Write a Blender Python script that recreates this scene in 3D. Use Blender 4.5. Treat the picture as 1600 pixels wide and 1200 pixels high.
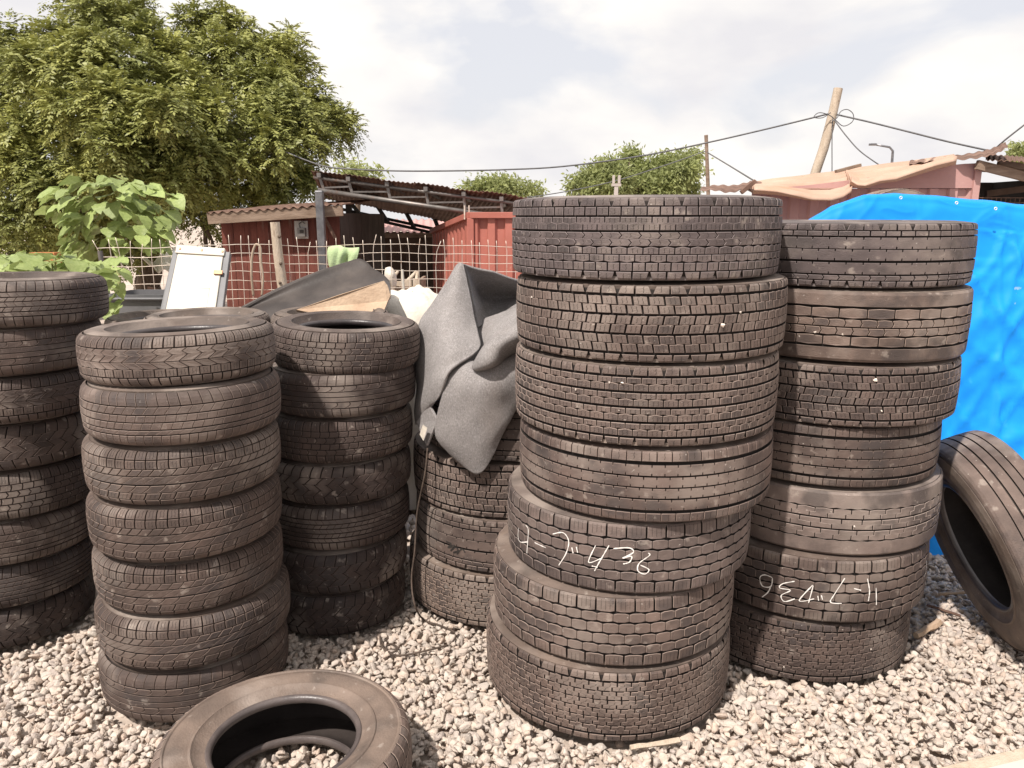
import bpy, bmesh, math, random
import numpy as np
from mathutils import Vector, Matrix, Euler, noise as mnoise

random.seed(11)
rng = np.random.default_rng(11)
scene = bpy.context.scene
for o in list(bpy.data.objects):
    bpy.data.objects.remove(o, do_unlink=True)
COL = scene.collection
R_ = math.radians

# ------------------------------------------------------------------ camera
CAM_H, PITCH, FPX = 1.88, R_(12.3), 1200.0
cam_data = bpy.data.cameras.new('camera')
cam = bpy.data.objects.new('camera', cam_data)
COL.objects.link(cam)
cam.location = (0, 0, CAM_H)
cam.rotation_euler = (math.pi/2 - PITCH, 0, 0)
cam_data.sensor_width = 36.0
cam_data.lens = FPX/1600*36.0
cam_data.clip_start, cam_data.clip_end = 0.05, 900
scene.camera = cam
scene.render.resolution_x, scene.render.resolution_y = 1024, 768

# ------------------------------------------------------------------ sky, sun, exposure
SUN_TO = Vector((0.60, 0.80, -math.tan(R_(56)))).normalized()      # the way the sunlight travels
world = bpy.data.worlds.new('World')
scene.world = world
world.use_nodes = True
wn, wl = world.node_tree.nodes, world.node_tree.links
wn.clear()
w_out = wn.new('ShaderNodeOutputWorld')
w_bg = wn.new('ShaderNodeBackground'); w_bg.inputs['Strength'].default_value = 0.1
w_sky = wn.new('ShaderNodeTexSky'); w_sky.sky_type = 'NISHITA'; w_sky.sun_disc = False
w_sky.sun_elevation = R_(56); w_sky.sun_rotation = math.atan2(-SUN_TO.x, -SUN_TO.y)
w_sky.air_density = 1.0; w_sky.dust_density = 3.0
w_tc = wn.new('ShaderNodeTexCoord')
w_map = wn.new('ShaderNodeMapping'); w_map.inputs['Scale'].default_value = (1.0, 1.0, 2.2)
w_map.inputs['Location'].default_value = (0.35, 0.2, 0.1)
w_n1 = wn.new('ShaderNodeTexNoise'); w_n1.inputs['Scale'].default_value = 2.7
w_n1.inputs['Detail'].default_value = 7.0; w_n1.inputs['Roughness'].default_value = 0.5
w_n1.inputs['Distortion'].default_value = 0.25
w_r1 = wn.new('ShaderNodeValToRGB')
w_r1.color_ramp.elements[0].position = 0.43; w_r1.color_ramp.elements[0].color = (0, 0, 0, 1)
w_r1.color_ramp.elements[1].position = 0.52; w_r1.color_ramp.elements[1].color = (1, 1, 1, 1)
w_n2 = wn.new('ShaderNodeTexNoise'); w_n2.inputs['Scale'].default_value = 4.0
w_n2.inputs['Detail'].default_value = 5.0
w_r2 = wn.new('ShaderNodeValToRGB')            # body of the clouds: grey undersides to white tops
w_r2.color_ramp.elements[0].position = 0.36; w_r2.color_ramp.elements[0].color = (5.8, 5.68, 5.85, 1)
w_r2.color_ramp.elements[1].position = 0.60; w_r2.color_ramp.elements[1].color = (7.4, 7.12, 6.75, 1)
w_hz = wn.new('ShaderNodeMixRGB'); w_hz.inputs['Fac'].default_value = 0.82   # thin veil over the blue
w_hz.inputs['Color2'].default_value = (6.1, 6.02, 6.22, 1)
w_mx = wn.new('ShaderNodeMixRGB')
wl.new(w_tc.outputs['Generated'], w_map.inputs['Vector'])
wl.new(w_map.outputs['Vector'], w_n1.inputs['Vector'])
wl.new(w_map.outputs['Vector'], w_n2.inputs['Vector'])
wl.new(w_n1.outputs['Fac'], w_r1.inputs['Fac'])
wl.new(w_n2.outputs['Fac'], w_r2.inputs['Fac'])
wl.new(w_sky.outputs['Color'], w_hz.inputs['Color1'])
wl.new(w_hz.outputs['Color'], w_mx.inputs['Color1'])
wl.new(w_r2.outputs['Color'], w_mx.inputs['Color2'])
wl.new(w_r1.outputs['Color'], w_mx.inputs['Fac'])
wl.new(w_mx.outputs['Color'], w_bg.inputs['Color'])
wl.new(w_bg.outputs['Background'], w_out.inputs['Surface'])

sun_data = bpy.data.lights.new('sun', 'SUN')
sun_data.energy = 4.3; sun_data.angle = R_(1.5); sun_data.color = (1.0, 0.935, 0.865)
sun = bpy.data.objects.new('sun', sun_data); COL.objects.link(sun)
sun.rotation_euler = SUN_TO.to_track_quat('-Z', 'Y').to_euler()
sun.location = (-4, -6, 12)

vs = scene.view_settings
vs.view_transform = 'Standard'; vs.look = 'None'; vs.gamma = 1.0; vs.exposure = 0.57

# ------------------------------------------------------------------ helpers
CP, SP = math.cos(PITCH), math.sin(PITCH)
def at(px, py, Y):
    """point at forward distance Y seen in the direction of photograph pixel (px, py)"""
    r, u = (px-800)/FPX, (600-py)/FPX
    d = Vector((r, CP + u*SP, -SP + u*CP))
    return Vector((0, 0, CAM_H)) + d*(Y/d.y)
def z_at(py, Y): return at(800, py, Y).z

def link(o, parent=None):
    COL.objects.link(o)
    if parent is not None: o.parent = parent
    return o
def empty(name, loc=(0,0,0), rot=(0,0,0)):
    o = bpy.data.objects.new(name, None); o.empty_display_size = 0.1
    o.location = loc; o.rotation_euler = rot
    return link(o)
def tag(o, label, cat, group=None, kind=None):
    if label: o['label'] = label
    if cat: o['category'] = cat
    if group: o['group'] = group
    if kind or cat: o['kind'] = kind or 'thing'
    return o
def mobj(name, mesh, mat=None, parent=None, loc=None):
    o = bpy.data.objects.new(name, mesh)
    if mat is not None and len(mesh.materials) == 0: mesh.materials.append(mat)
    if loc is not None: o.location = loc
    return link(o, parent)
def put_at(root, o, world_origin):
    """mesh built in world coordinates, re-based to the root's origin (root unrotated)"""
    o.data.transform(Matrix.Translation(-Vector(world_origin)))

class MB:
    def __init__(s): s.v = []; s.f = []
    def add(s, vs_, fs_):
        n = len(s.v); s.v += [tuple(v) for v in vs_]; s.f += [tuple(i+n for i in f) for f in fs_]
    def box(s, lo, hi):
        x0,y0,z0 = lo; x1,y1,z1 = hi
        s.add([(x0,y0,z0),(x1,y0,z0),(x1,y1,z0),(x0,y1,z0),(x0,y0,z1),(x1,y0,z1),(x1,y1,z1),(x0,y1,z1)],
              [(3,2,1,0),(4,5,6,7),(0,1,5,4),(1,2,6,5),(2,3,7,6),(3,0,4,7)])
    def bar(s, p, q, w, h, up=(0,0,1)):
        p, q = Vector(p), Vector(q); d = (q-p).normalized(); up = Vector(up)
        if abs(d.dot(up)) > .98: up = Vector((0,1,0))
        a = d.cross(up).normalized()*w/2; b = a.cross(d).normalized()*h/2
        vs_ = [p-a-b, p+a-b, p+a+b, p-a+b, q-a-b, q+a-b, q+a+b, q-a+b]
        s.add(vs_, [(0,1,2,3),(7,6,5,4),(4,5,1,0),(5,6,2,1),(6,7,3,2),(7,4,0,3)])
    def hexa(s, P):     # eight corners: bottom ring then top ring
        s.add(P, [(3,2,1,0),(4,5,6,7),(0,1,5,4),(1,2,6,5),(2,3,7,6),(3,0,4,7)])
    def tube(s, pts, r, n=8, caps=True):
        pts = [Vector(p) for p in pts]; rr = r if isinstance(r, (list,tuple)) else [r]*len(pts)
        base = len(s.v); ref = None
        for i, p in enumerate(pts):
            d = (pts[min(i+1,len(pts)-1)] - pts[max(i-1,0)]).normalized()
            if ref is None:
                ref = d.cross(Vector((0,0,1)));
                if ref.length < .05: ref = d.cross(Vector((0,1,0)))
            a = (ref - d*ref.dot(d)).normalized(); ref = a; b = d.cross(a)
            for k in range(n):
                t = 2*math.pi*k/n
                s.v.append(tuple(p + (a*math.cos(t)+b*math.sin(t))*rr[i]))
        for i in range(len(pts)-1):
            for k in range(n):
                k2 = (k+1)%n
                s.f.append((base+i*n+k, base+i*n+k2, base+(i+1)*n+k2, base+(i+1)*n+k))
        if caps:
            s.f.append(tuple(base+k for k in reversed(range(n))))
            s.f.append(tuple(base+(len(pts)-1)*n+k for k in range(n)))
    def mesh(s, name, smooth=False, sharp=None):
        m = bpy.data.meshes.new(name); m.from_pydata(s.v, [], s.f); m.update()
        if smooth:
            m.polygons.foreach_set('use_smooth', [True]*len(m.polygons))
            if sharp: m.set_sharp_from_angle(angle=R_(sharp))
        return m
    def build(s, name, mat, parent=None, origin=None, smooth=False, sharp=None, bevel=0):
        m = s.mesh(name, smooth, sharp)
        if origin is not None: m.transform(Matrix.Translation(-Vector(origin)))
        o = mobj(name, m, mat, parent)
        if bevel:
            md = o.modifiers.new('bevel', 'BEVEL'); md.width = bevel; md.segments = 2; md.limit_method = 'ANGLE'
        return o

def grid_mesh(name, fn, nu, nv, smooth=True):
    v = [tuple(fn(i/nu, j/nv)) for j in range(nv+1) for i in range(nu+1)]
    f = [(j*(nu+1)+i, j*(nu+1)+i+1, (j+1)*(nu+1)+i+1, (j+1)*(nu+1)+i) for j in range(nv) for i in range(nu)]
    m = bpy.data.meshes.new(name); m.from_pydata(v, [], f); m.update()
    if smooth: m.polygons.foreach_set('use_smooth', [True]*len(m.polygons))
    return m
def catmull(P, t):
    """P: list of Vectors, t in 0..1"""
    n = len(P)-1; x = min(max(t,0),1)*n; i = min(int(x), n-1); f = x-i
    p0,p1,p2,p3 = P[max(i-1,0)],P[i],P[i+1],P[min(i+2,n)]
    return 0.5*((2*p1)+(p2-p0)*f+(2*p0-5*p1+4*p2-p3)*f*f+(3*p1-p0-3*p2+p3)*f*f*f)
def surf(C):
    """C: rows of control points -> function of (u along row, v over rows)"""
    def fn(u, v): return catmull([catmull(r, u) for r in C], v)
    return fn

# ------------------------------------------------------------------ materials
def mat(name, c1, c2, scale=6.0, rough=0.8, bump=0.15, bscale=60.0, metallic=0.0, detail=6.0,
        spots=None, coord='Object', stretch=None, spec=0.3, tint=False, vary=0.0, transl=0.0, island=None, wear=None):
    m = bpy.data.materials.new(name); m.use_nodes = True
    N, L = m.node_tree.nodes, m.node_tree.links
    b = N['Principled BSDF']; out = N['Material Output']
    tc = N.new('ShaderNodeTexCoord'); vec = tc.outputs[coord]
    if stretch:
        mp = N.new('ShaderNodeMapping'); mp.inputs['Scale'].default_value = stretch
        L.new(vec, mp.inputs['Vector']); vec = mp.outputs['Vector']
    oi = N.new('ShaderNodeObjectInfo')
    n1 = N.new('ShaderNodeTexNoise'); n1.noise_dimensions = '4D'
    n1.inputs['Scale'].default_value = scale; n1.inputs['Detail'].default_value = detail; n1.inputs['Roughness'].default_value = 0.6
    wm = N.new('ShaderNodeMath'); wm.operation = 'MULTIPLY'; wm.inputs[1].default_value = 37.0
    L.new(oi.outputs['Random'], wm.inputs[0]); L.new(wm.outputs[0], n1.inputs['W'])
    L.new(vec, n1.inputs['Vector'])
    r = N.new('ShaderNodeValToRGB')
    r.color_ramp.elements[0].position = 0.34; r.color_ramp.elements[0].color = (*c1, 1)
    r.color_ramp.elements[1].position = 0.66; r.color_ramp.elements[1].color = (*c2, 1)
    L.new(n1.outputs['Fac'], r.inputs['Fac'])
    col = r.outputs['Color']
    if island:      # colours by loose piece
        g = N.new('ShaderNodeNewGeometry'); ri = N.new('ShaderNodeValToRGB')
        els = ri.color_ramp.elements
        while len(els) < len(island): els.new(0.5)
        for k, c in enumerate(island): els[k].position = k/(len(island)-1); els[k].color = (*c, 1)
        L.new(g.outputs['Random Per Island'], ri.inputs['Fac'])
        mx = N.new('ShaderNodeMixRGB'); mx.blend_type = 'MULTIPLY'; mx.inputs['Fac'].default_value = 1
        L.new(ri.outputs['Color'], mx.inputs['Color1']); L.new(col, mx.inputs['Color2']); col = mx.outputs['Color']
    if tint:        # per-object colour
        mx = N.new('ShaderNodeMixRGB'); mx.blend_type = 'MULTIPLY'; mx.inputs['Fac'].default_value = 1
        L.new(col, mx.inputs['Color1']); L.new(oi.outputs['Color'], mx.inputs['Color2']); col = mx.outputs['Color']
    for (sc, thr, wid, c, amt) in (spots or []):
        n2 = N.new('ShaderNodeTexNoise'); n2.noise_dimensions = '4D'; n2.inputs['Scale'].default_value = sc
        n2.inputs['Detail'].default_value = 5
        L.new(wm.outputs[0], n2.inputs['W']); L.new(vec, n2.inputs['Vector'])
        mr = N.new('ShaderNodeMapRange'); mr.inputs['From Min'].default_value = thr; mr.inputs['From Max'].default_value = thr+wid
        mr.inputs['To Max'].default_value = amt
        L.new(n2.outputs['Fac'], mr.inputs['Value'])
        mx = N.new('ShaderNodeMixRGB'); L.new(mr.outputs['Result'], mx.inputs['Fac'])
        L.new(col, mx.inputs['Color1']); mx.inputs['Color2'].default_value = (*c, 1); col = mx.outputs['Color']
    if vary:
        hs = N.new('ShaderNodeHueSaturation'); mr = N.new('ShaderNodeMapRange')
        mr.inputs['To Min'].default_value = 1-vary; mr.inputs['To Max'].default_value = 1+vary
        L.new(oi.outputs['Random'], mr.inputs['Value']); L.new(mr.outputs['Result'], hs.inputs['Value'])
        L.new(col, hs.inputs['Color']); col = hs.outputs['Color']
    L.new(col, b.inputs['Base Color'])
    b.inputs['Roughness'].default_value = rough; b.inputs['Metallic'].default_value = metallic
    b.inputs['Specular IOR Level'].default_value = spec
    if bump:
        n3 = N.new('ShaderNodeTexNoise'); n3.inputs['Scale'].default_value = bscale; n3.inputs['Detail'].default_value = 4
        L.new(vec, n3.inputs['Vector'])
        bp = N.new('ShaderNodeBump'); bp.inputs['Strength'].default_value = bump; bp.inputs['Distance'].default_value = 0.02
        L.new(n3.outputs['Fac'], bp.inputs['Height']); L.new(bp.outputs['Normal'], b.inputs['Normal'])
    if transl:
        t = N.new('ShaderNodeBsdfTranslucent'); mxs = N.new('ShaderNodeMixShader'); mxs.inputs['Fac'].default_value = transl
        L.new(col, t.inputs['Color']); L.new(b.outputs['BSDF'], mxs.inputs[1]); L.new(t.outputs['BSDF'], mxs.inputs[2])
        L.new(mxs.outputs['Shader'], out.inputs['Surface'])
    return m

M = {}
DUST = (0.31, 0.258, 0.222)
M['tread'] = mat('tread_rubber', (0.070,0.056,0.051), (0.170,0.136,0.121), 6.0, 0.70, 0.35, 260, tint=True, spec=0.35, island=[(.80,.80,.80),(1.0,.99,.98),(.9,.9,.91),(1.14,1.12,1.10),(.96,.96,.96),(1.05,1.03,1.01)],
                 spots=[(3.4,0.50,0.13,DUST,0.48),(7,0.52,0.10,(0.045,0.037,0.036),0.60),(24,0.62,0.08,(0.34,0.29,0.25),0.5),(80,0.69,0.05,(0.5,0.45,0.40),0.6)])
M['edge'] = mat('tread_edge_rubber', (0.145,0.120,0.107), (0.29,0.242,0.215), 7.0, 0.8, 0.1, 200, tint=True, spec=0.25)
M['groove'] = mat('groove_rubber', (0.016,0.013,0.012), (0.036,0.030,0.027), 7.0, 0.85, 0.2, 160, spec=0.15)
M['carcass'] = mat('carcass_rubber', (0.040,0.034,0.031), (0.085,0.070,0.062), 7.0, 0.75, 0.2, 160, tint=True, spec=0.3,
                 spots=[(3,0.55,0.2,DUST,0.35),(26,0.66,0.1,(0.3,0.25,0.21),0.25)])
M['sidewall'] = mat('sidewall_rubber', (0.095,0.079,0.070), (0.185,0.152,0.130), 5.0, 0.66, 0.2, 140, tint=True, spec=0.35,
                 spots=[(3.5,0.50,0.12,DUST,0.55),(6,0.53,0.10,(0.06,0.049,0.043),0.5),(30,0.64,0.08,(0.36,0.31,0.27),0.45)])
M['bead'] = mat('bead_rubber', (0.050,0.046,0.048), (0.095,0.085,0.085), 9.0, 0.38, 0.08, 120, tint=True, spec=0.5)
M['liner'] = mat('liner_rubber', (0.030,0.024,0.022), (0.055,0.044,0.040), 8.0, 0.65, 0.1, 90, spec=0.25)
M['chalk'] = mat('chalk', (0.62,0.58,0.54), (0.82,0.79,0.75), 60, 0.9, 0.0)
M['pebble'] = mat('pebble_stone', (0.5,0.42,0.36), (0.72,0.65,0.58), 30, 0.9, 0.1, vary=0.2)
M['dirt'] = mat('dirt', (0.36,0.295,0.245), (0.48,0.40,0.34), 1.2, 0.95, 0.5, 25)
M['gravel'] = mat('gravel_stone', (0.72,0.70,0.68), (1.0,0.98,0.95), 40, 0.85, 0.35, 150, spec=0.25,
                  island=[(0.51,0.43,0.37),(0.58,0.505,0.445),(0.49,0.44,0.40),(0.60,0.52,0.45),(0.55,0.44,0.37),(0.62,0.555,0.495),(0.46,0.40,0.365),(0.58,0.495,0.435)])
M['felt'] = mat('grey_felt', (0.235,0.218,0.212), (0.315,0.292,0.283), 9, 0.97, 0.5, 800, spec=0.08, stretch=(1,1,0.6),
                spots=[(170,0.47,0.16,(0.42,0.395,0.385),0.5),(240,0.54,0.12,(0.13,0.118,0.114),0.5),(4,0.55,0.16,(0.22,0.18,0.158),0.4)])
M['tarp'] = mat('blue_tarp', (0.003,0.225,0.70), (0.006,0.265,0.80), 2.2, 0.62, 0.3, 26, spec=0.25,
                spots=[(11,0.64,0.08,(0.04,0.36,0.92),0.4),(24,0.71,0.03,(0.42,0.50,0.60),0.5)])
for n_ in M['tarp'].node_tree.nodes:
    if n_.bl_idname == 'ShaderNodeBump':
        n_.inputs['Strength'].default_value = 0.45; n_.inputs['Distance'].default_value = 0.02
        t_ = n_.inputs['Height'].links[0].from_node
        t_.noise_type = 'RIDGED_MULTIFRACTAL'; t_.inputs['Scale'].default_value = 5.5; t_.inputs['Detail'].default_value = 4; t_.inputs['Distortion'].default_value = 0.6
M['white_plastic'] = mat('white_plastic', (0.50,0.455,0.385), (0.56,0.515,0.445), 3, 0.5, 0.03, 40, spots=[(6,0.62,0.15,(0.55,0.45,0.35),0.3)])
M['white_cloth'] = mat('white_cloth', (0.52,0.465,0.39), (0.66,0.60,0.52), 5, 0.85, 0.3, 60, spots=[(8,0.60,0.12,(0.48,0.38,0.28),0.4)])
M['dark_plastic'] = mat('dark_plastic', (0.040,0.033,0.030), (0.075,0.062,0.055), 5, 0.55, 0.1, 70, spots=[(4,0.55,0.2,(0.17,0.135,0.11),0.5)])
M['grey_plastic'] = mat('grey_plastic', (0.11,0.11,0.115), (0.16,0.155,0.16), 5, 0.5, 0.05, 50)
M['grey_metal'] = mat('grey_metal', (0.12,0.108,0.10), (0.21,0.192,0.18), 8, 0.45, 0.08, 50, metallic=0.5, spots=[(7,0.58,0.12,(0.20,0.10,0.06),0.6)])
M['zinc'] = mat('zinc_metal', (0.13,0.13,0.14), (0.27,0.262,0.27), 10, 0.35, 0.05, 50, metallic=0.7, spots=[(9,0.6,0.1,(0.22,0.14,0.10),0.5)])
M['wire'] = mat('fence_wire', (0.58,0.48,0.40), (0.76,0.66,0.56), 20, 0.5, 0.0, metallic=0.3, spots=[(15,0.58,0.1,(0.32,0.16,0.09),0.6)])
M['cable'] = mat('cable', (0.09,0.09,0.095), (0.14,0.135,0.135), 20, 0.6, 0.0)
M['red_metal'] = mat('red_metal', (0.33,0.108,0.080), (0.40,0.138,0.105), 2.5, 0.55, 0.06, 40, spots=[(5,0.62,0.12,(0.24,0.055,0.035),0.6),(14,0.68,0.06,(0.5,0.26,0.19),0.5)])
M['red_wood'] = mat('red_wood', (0.105,0.033,0.024), (0.175,0.056,0.040), 5, 0.8, 0.25, 40, stretch=(4,4,0.6), vary=0.15, spots=[(6,0.60,0.14,(0.26,0.19,0.16),0.5)])
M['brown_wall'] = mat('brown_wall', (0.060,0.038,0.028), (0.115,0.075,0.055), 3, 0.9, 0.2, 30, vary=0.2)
M['grey_wood'] = mat('grey_wood', (0.17,0.115,0.082), (0.30,0.22,0.165), 5, 0.9, 0.35, 40, stretch=(1,1,6), vary=0.15)
M['pale_wood'] = mat('pale_wood', (0.40,0.32,0.24), (0.54,0.45,0.355), 6, 0.85, 0.35, 40, stretch=(4,4,1), spots=[(12,0.6,0.1,(0.20,0.13,0.09),0.6)])
M['tan_board'] = mat('tan_board', (0.36,0.25,0.17), (0.50,0.37,0.26), 6, 0.9, 0.3, 60, spots=[(10,0.58,0.15,(0.26,0.175,0.12),0.6)])
M['pink_paint'] = mat('pink_paint', (0.43,0.245,0.225), (0.50,0.30,0.275), 2.0, 0.7, 0.08, 40, spots=[(4,0.60,0.15,(0.36,0.17,0.14),0.5),(20,0.68,0.06,(0.6,0.40,0.36),0.5)])
M['peach_tin'] = mat('peach_tin', (0.39,0.25,0.18), (0.48,0.335,0.255), 2.5, 0.6, 0.1, 40, metallic=0.1, spots=[(3,0.56,0.2,(0.42,0.22,0.13),0.5),(12,0.66,0.1,(0.30,0.14,0.08),0.5)])
M['rust_tin'] = mat('rust_tin', (0.10,0.058,0.042), (0.22,0.13,0.095), 5, 0.8, 0.25, 40, metallic=0.1, spots=[(5,0.58,0.2,(0.38,0.27,0.21),0.5)])
M['roof_tin'] = mat('canopy_tin', (0.15,0.095,0.075), (0.27,0.18,0.14), 3, 0.75, 0.15, 30, metallic=0.1, vary=0.12)
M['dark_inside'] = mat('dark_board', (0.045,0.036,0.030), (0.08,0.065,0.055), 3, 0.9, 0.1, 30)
M['bark'] = mat('bark', (0.085,0.060,0.045), (0.17,0.125,0.095), 8, 0.95, 0.6, 30, stretch=(3,3,0.7))
M['neem'] = mat('neem_leaf', (0.62,0.66,0.60), (1.32,1.28,1.15), 1.3, 0.5, 0.0, coord='Object', transl=0.20, spec=0.35,
                island=[(0.215,0.228,0.068),(0.285,0.295,0.095),(0.185,0.20,0.060),(0.335,0.34,0.115),(0.245,0.252,0.078)])
M['pale_tree'] = mat('pale_tree_leaf', (0.85,0.85,0.85), (1.1,1.1,1.0), 2.0, 0.5, 0.0, transl=0.45,
                island=[(0.28,0.31,0.13),(0.35,0.38,0.16),(0.25,0.28,0.12),(0.39,0.42,0.19)])
M['broad_leaf'] = mat('broad_leaf', (0.25,0.32,0.10), (0.37,0.44,0.165), 9, 0.42, 0.2, 50, transl=0.30, vary=0.22, spec=0.4)
M['stem'] = mat('green_stem', (0.16,0.17,0.06), (0.24,0.22,0.09), 9, 0.7, 0.1)
M['green_cloth'] = mat('green_cloth', (0.33,0.42,0.22), (0.43,0.52,0.30), 8, 0.9, 0.3, 90, spec=0.1)
M['hose'] = mat('hose', (0.30,0.22,0.16), (0.42,0.33,0.25), 8, 0.6, 0.0)
M['rope'] = mat('rope_wire', (0.055,0.040,0.032), (0.11,0.08,0.062), 40, 0.85, 0.2, 200)
M['brick'] = mat('orange_brick', (0.36,0.135,0.05), (0.50,0.21,0.085), 8, 0.9, 0.3, 40)
M['paper'] = mat('meter_case', (0.36,0.33,0.31), (0.52,0.49,0.46), 8, 0.6, 0.05)
M['black_metal'] = mat('black_metal', (0.02,0.018,0.017), (0.045,0.038,0.034), 8, 0.6, 0.1)
M['bronze'] = mat('copper_hinge', (0.32,0.15,0.08), (0.45,0.23,0.13), 20, 0.5, 0.1, metallic=0.4)
M['eyelet'] = mat('eyelet', (0.55,0.58,0.62), (0.75,0.78,0.8), 20, 0.4, 0.0, metallic=0.3)
M['far_wall'] = mat('far_wall', (0.45,0.38,0.34), (0.6,0.53,0.48), 1, 0.9, 0.05)
# ------------------------------------------------------------------ tyres
class Spec:
    def __init__(s, R, a, crown, rs, smax, h, rb, zb, bulge_r, depth):
        s.R,s.a,s.crown,s.rs,s.smax,s.h,s.rb,s.zb,s.br,s.depth = R,a,crown,rs,smax,h,rb,zb,bulge_r,depth
        s.th0 = math.atan(2*crown/a)
        s.rc, s.zc = R-crown-rs*math.cos(s.th0), a-rs*math.sin(s.th0)
    def P(s, u, l, h):
        """u along the circumference, l lateral arc coordinate, h above the tread surface"""
        x = abs(l)
        if x <= s.a:
            t = math.atan(2*s.crown*x/s.a**2); r = s.R-s.crown*(x/s.a)**2+h*math.cos(t); z = x+h*math.sin(t)
        else:
            t = s.th0+(x-s.a)/s.rs; r = s.rc+(s.rs+h)*math.cos(t); z = s.zc+(s.rs+h)*math.sin(t)
        if l < 0: z = -z
        ph = u/s.R
        return (r*math.sin(ph), -r*math.cos(ph), z+s.h/2)
TRUCK = Spec(0.50, 0.118, 0.005, 0.013, 0.1345, 0.275, 0.286, 0.108, 0.420, 0.012)
CAR   = Spec(0.36, 0.064, 0.004, 0.040, 0.110, 0.210, 0.218, 0.064, 0.300, 0.0075)
STEER = Spec(0.50, 0.098, 0.005, 0.030, 0.136, 0.275, 0.286, 0.108, 0.405, 0.010)
WIDE  = Spec(0.41, 0.080, 0.006, 0.045, 0.128, 0.235, 0.226, 0.090, 0.345, 0.009)

def offset_poly(P, d):
    n = len(P); out = []
    A = sum(P[i][0]*P[(i+1)%n][1]-P[(i+1)%n][0]*P[i][1] for i in range(n))
    sg = 1 if A > 0 else -1
    for i in range(n):
        x0,y0 = P[i-1]; x1,y1 = P[i]; x2,y2 = P[(i+1)%n]
        e1 = (x1-x0,y1-y0); e2 = (x2-x1,y2-y1)
        l1 = math.hypot(*e1) or 1e-9; l2 = math.hypot(*e2) or 1e-9
        n1 = (-e1[1]/l1*sg, e1[0]/l1*sg); n2 = (-e2[1]/l2*sg, e2[0]/l2*sg)
        bx,by = n1[0]+n2[0], n1[1]+n2[1]; q = bx*bx+by*by
        if q < 0.3: k = d; bl = math.sqrt(q) or 1e-9; out.append((x1+bx/bl*k, y1+by/bl*k))
        else: out.append((x1+bx*2*d/q, y1+by*2*d/q))
    return out

def tread_row(mb, S, s0, s1, N, ph=0.0, g=0.004, slant=0, curve=0, zig=0, step=0, nT=2, top=None, tamp=0, bot=None, bamp=0,
              taper=0, every=1, cham=0.0013, depth=None, rgen=None, hj=0.0006, curve_in=False, sipes=0, sw=.0013):
    """one row of tread blocks between lateral coordinates s0 < s1 (in units of half the flat tread width)"""
    a = S.a; s0 *= a; s1 *= a; p = 2*math.pi*S.R/N; depth = depth or S.depth; rgen = rgen or random
    if zig and nT < 3: nT = 3
    if (curve and nT < 5): nT = 5
    if max(abs(s0),abs(s1)) > a*1.02 and nT < 4: nT = 4
    ts = [i/(nT-1) for i in range(nT)]
    if step: ts = [0, .46, .54, 1]
    nT = len(ts)
    def off(t):
        v = slant*t + curve*(t*t if not curve_in else t*(2-t)) + zig*(1-abs(2*t-1))
        if step: v += step*(0 if t < .5 else 1)
        return v*p
    outer_top = abs(s1) > abs(s0)
    def edge_pts(kind, amp, s, t):
        if kind is None: return []
        b = off(t)
        if kind == 'hex': Q = [(.5, amp)]
        elif kind == 'trap': Q = [(.25, amp), (.75, amp)]
        elif kind == 'dent': Q = [(.32, 0), (.42, -amp), (.58, -amp), (.68, 0)]
        elif kind == 'nick': Q = [(.035, 0), (.04, amp), (.96, amp), (.965, 0)]
        elif kind == 'step': Q = [(.5, 0), (.54, amp)]
        else: Q = [(.5, 0)]
        return [((p-g)*q+b, s+d) for q, d in Q]
    for k in range(N):
        if every > 1 and k % every == 0: continue
        base = (k+ph)*p + rgen.uniform(-.02,.02)*g
        dh = rgen.uniform(-hj, 0)
        Lp, Rp = [], []
        for t in ts:
            s = s0+(s1-s0)*t
            tp = taper*p*(t if outer_top else 1-t)*(1 if k % 2 else 0)
            tl = taper*p*(t if outer_top else 1-t)*(0 if k % 2 else 1)
            Lp.append((base+off(t)+tl, s)); Rp.append((base+off(t)+p-g-tp, s))
        T = [(base+u, s) for u, s in edge_pts(top, tamp*a, s1, 1)]
        B = [(base+u, s) for u, s in edge_pts(bot, bamp*a, s0, 0)]
        poly = Lp + T + Rp[::-1] + B[::-1]
        n = len(poly); nl = len(Lp); nt = len(T)
        ins = offset_poly(poly, cham)
        if g == 0:      # unbroken rib: no cut between its segments
            ins = [((poly[i][0] if (i < nl or nl+nt <= i < 2*nl+nt) else q[0]), q[1]) for i, q in enumerate(ins)]
        vs_ = [S.P(u, s, dh) for u, s in ins] + [S.P(u, s, dh-cham) for u, s in poly] + [S.P(u, s, -depth-0.0006) for u, s in poly]
        fs = []
        iL = list(range(nl)); iT = list(range(nl, nl+nt)); iR = list(range(nl+nt, nl+nt+nl))[::-1]; iB = list(range(nl+nt+nl, n))[::-1]
        for i in range(nl-1):
            f = [iL[i], iL[i+1]] + (iT if i == nl-2 else []) + [iR[i+1], iR[i]] + (iB[::-1] if i == 0 else [])
            fs.append(tuple(reversed(f)))
        for i in range(n):
            j = (i+1) % n
            fs.append((i, j, n+j, n+i)); fs.append((n+i, n+j, 2*n+j, 2*n+i))
        mb.add(vs_, fs)
        mb.mi += [0]*(nl-1) + [1, 2]*n
        for q in range(sipes):          # knife cuts across the block
            uq = (q+1)/(sipes+1)*(p-g); t0, t1 = rgen.uniform(.06,.22), rgen.uniform(.78,.94); V_ = []
            for j in range(4):
                t = t0+(t1-t0)*j/3; s = s0+(s1-s0)*t; u = base+off(t)+uq+(sw*.9 if j % 2 else -sw*.9)*(sw > .001)
                V_ += [S.P(u-sw/2, s, dh+.00025), S.P(u+sw/2, s, dh+.00025)]
            mb.add(V_, [(2*j, 2*j+2, 2*j+3, 2*j+1) for j in range(3)]); mb.mi += [2]*3

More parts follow.
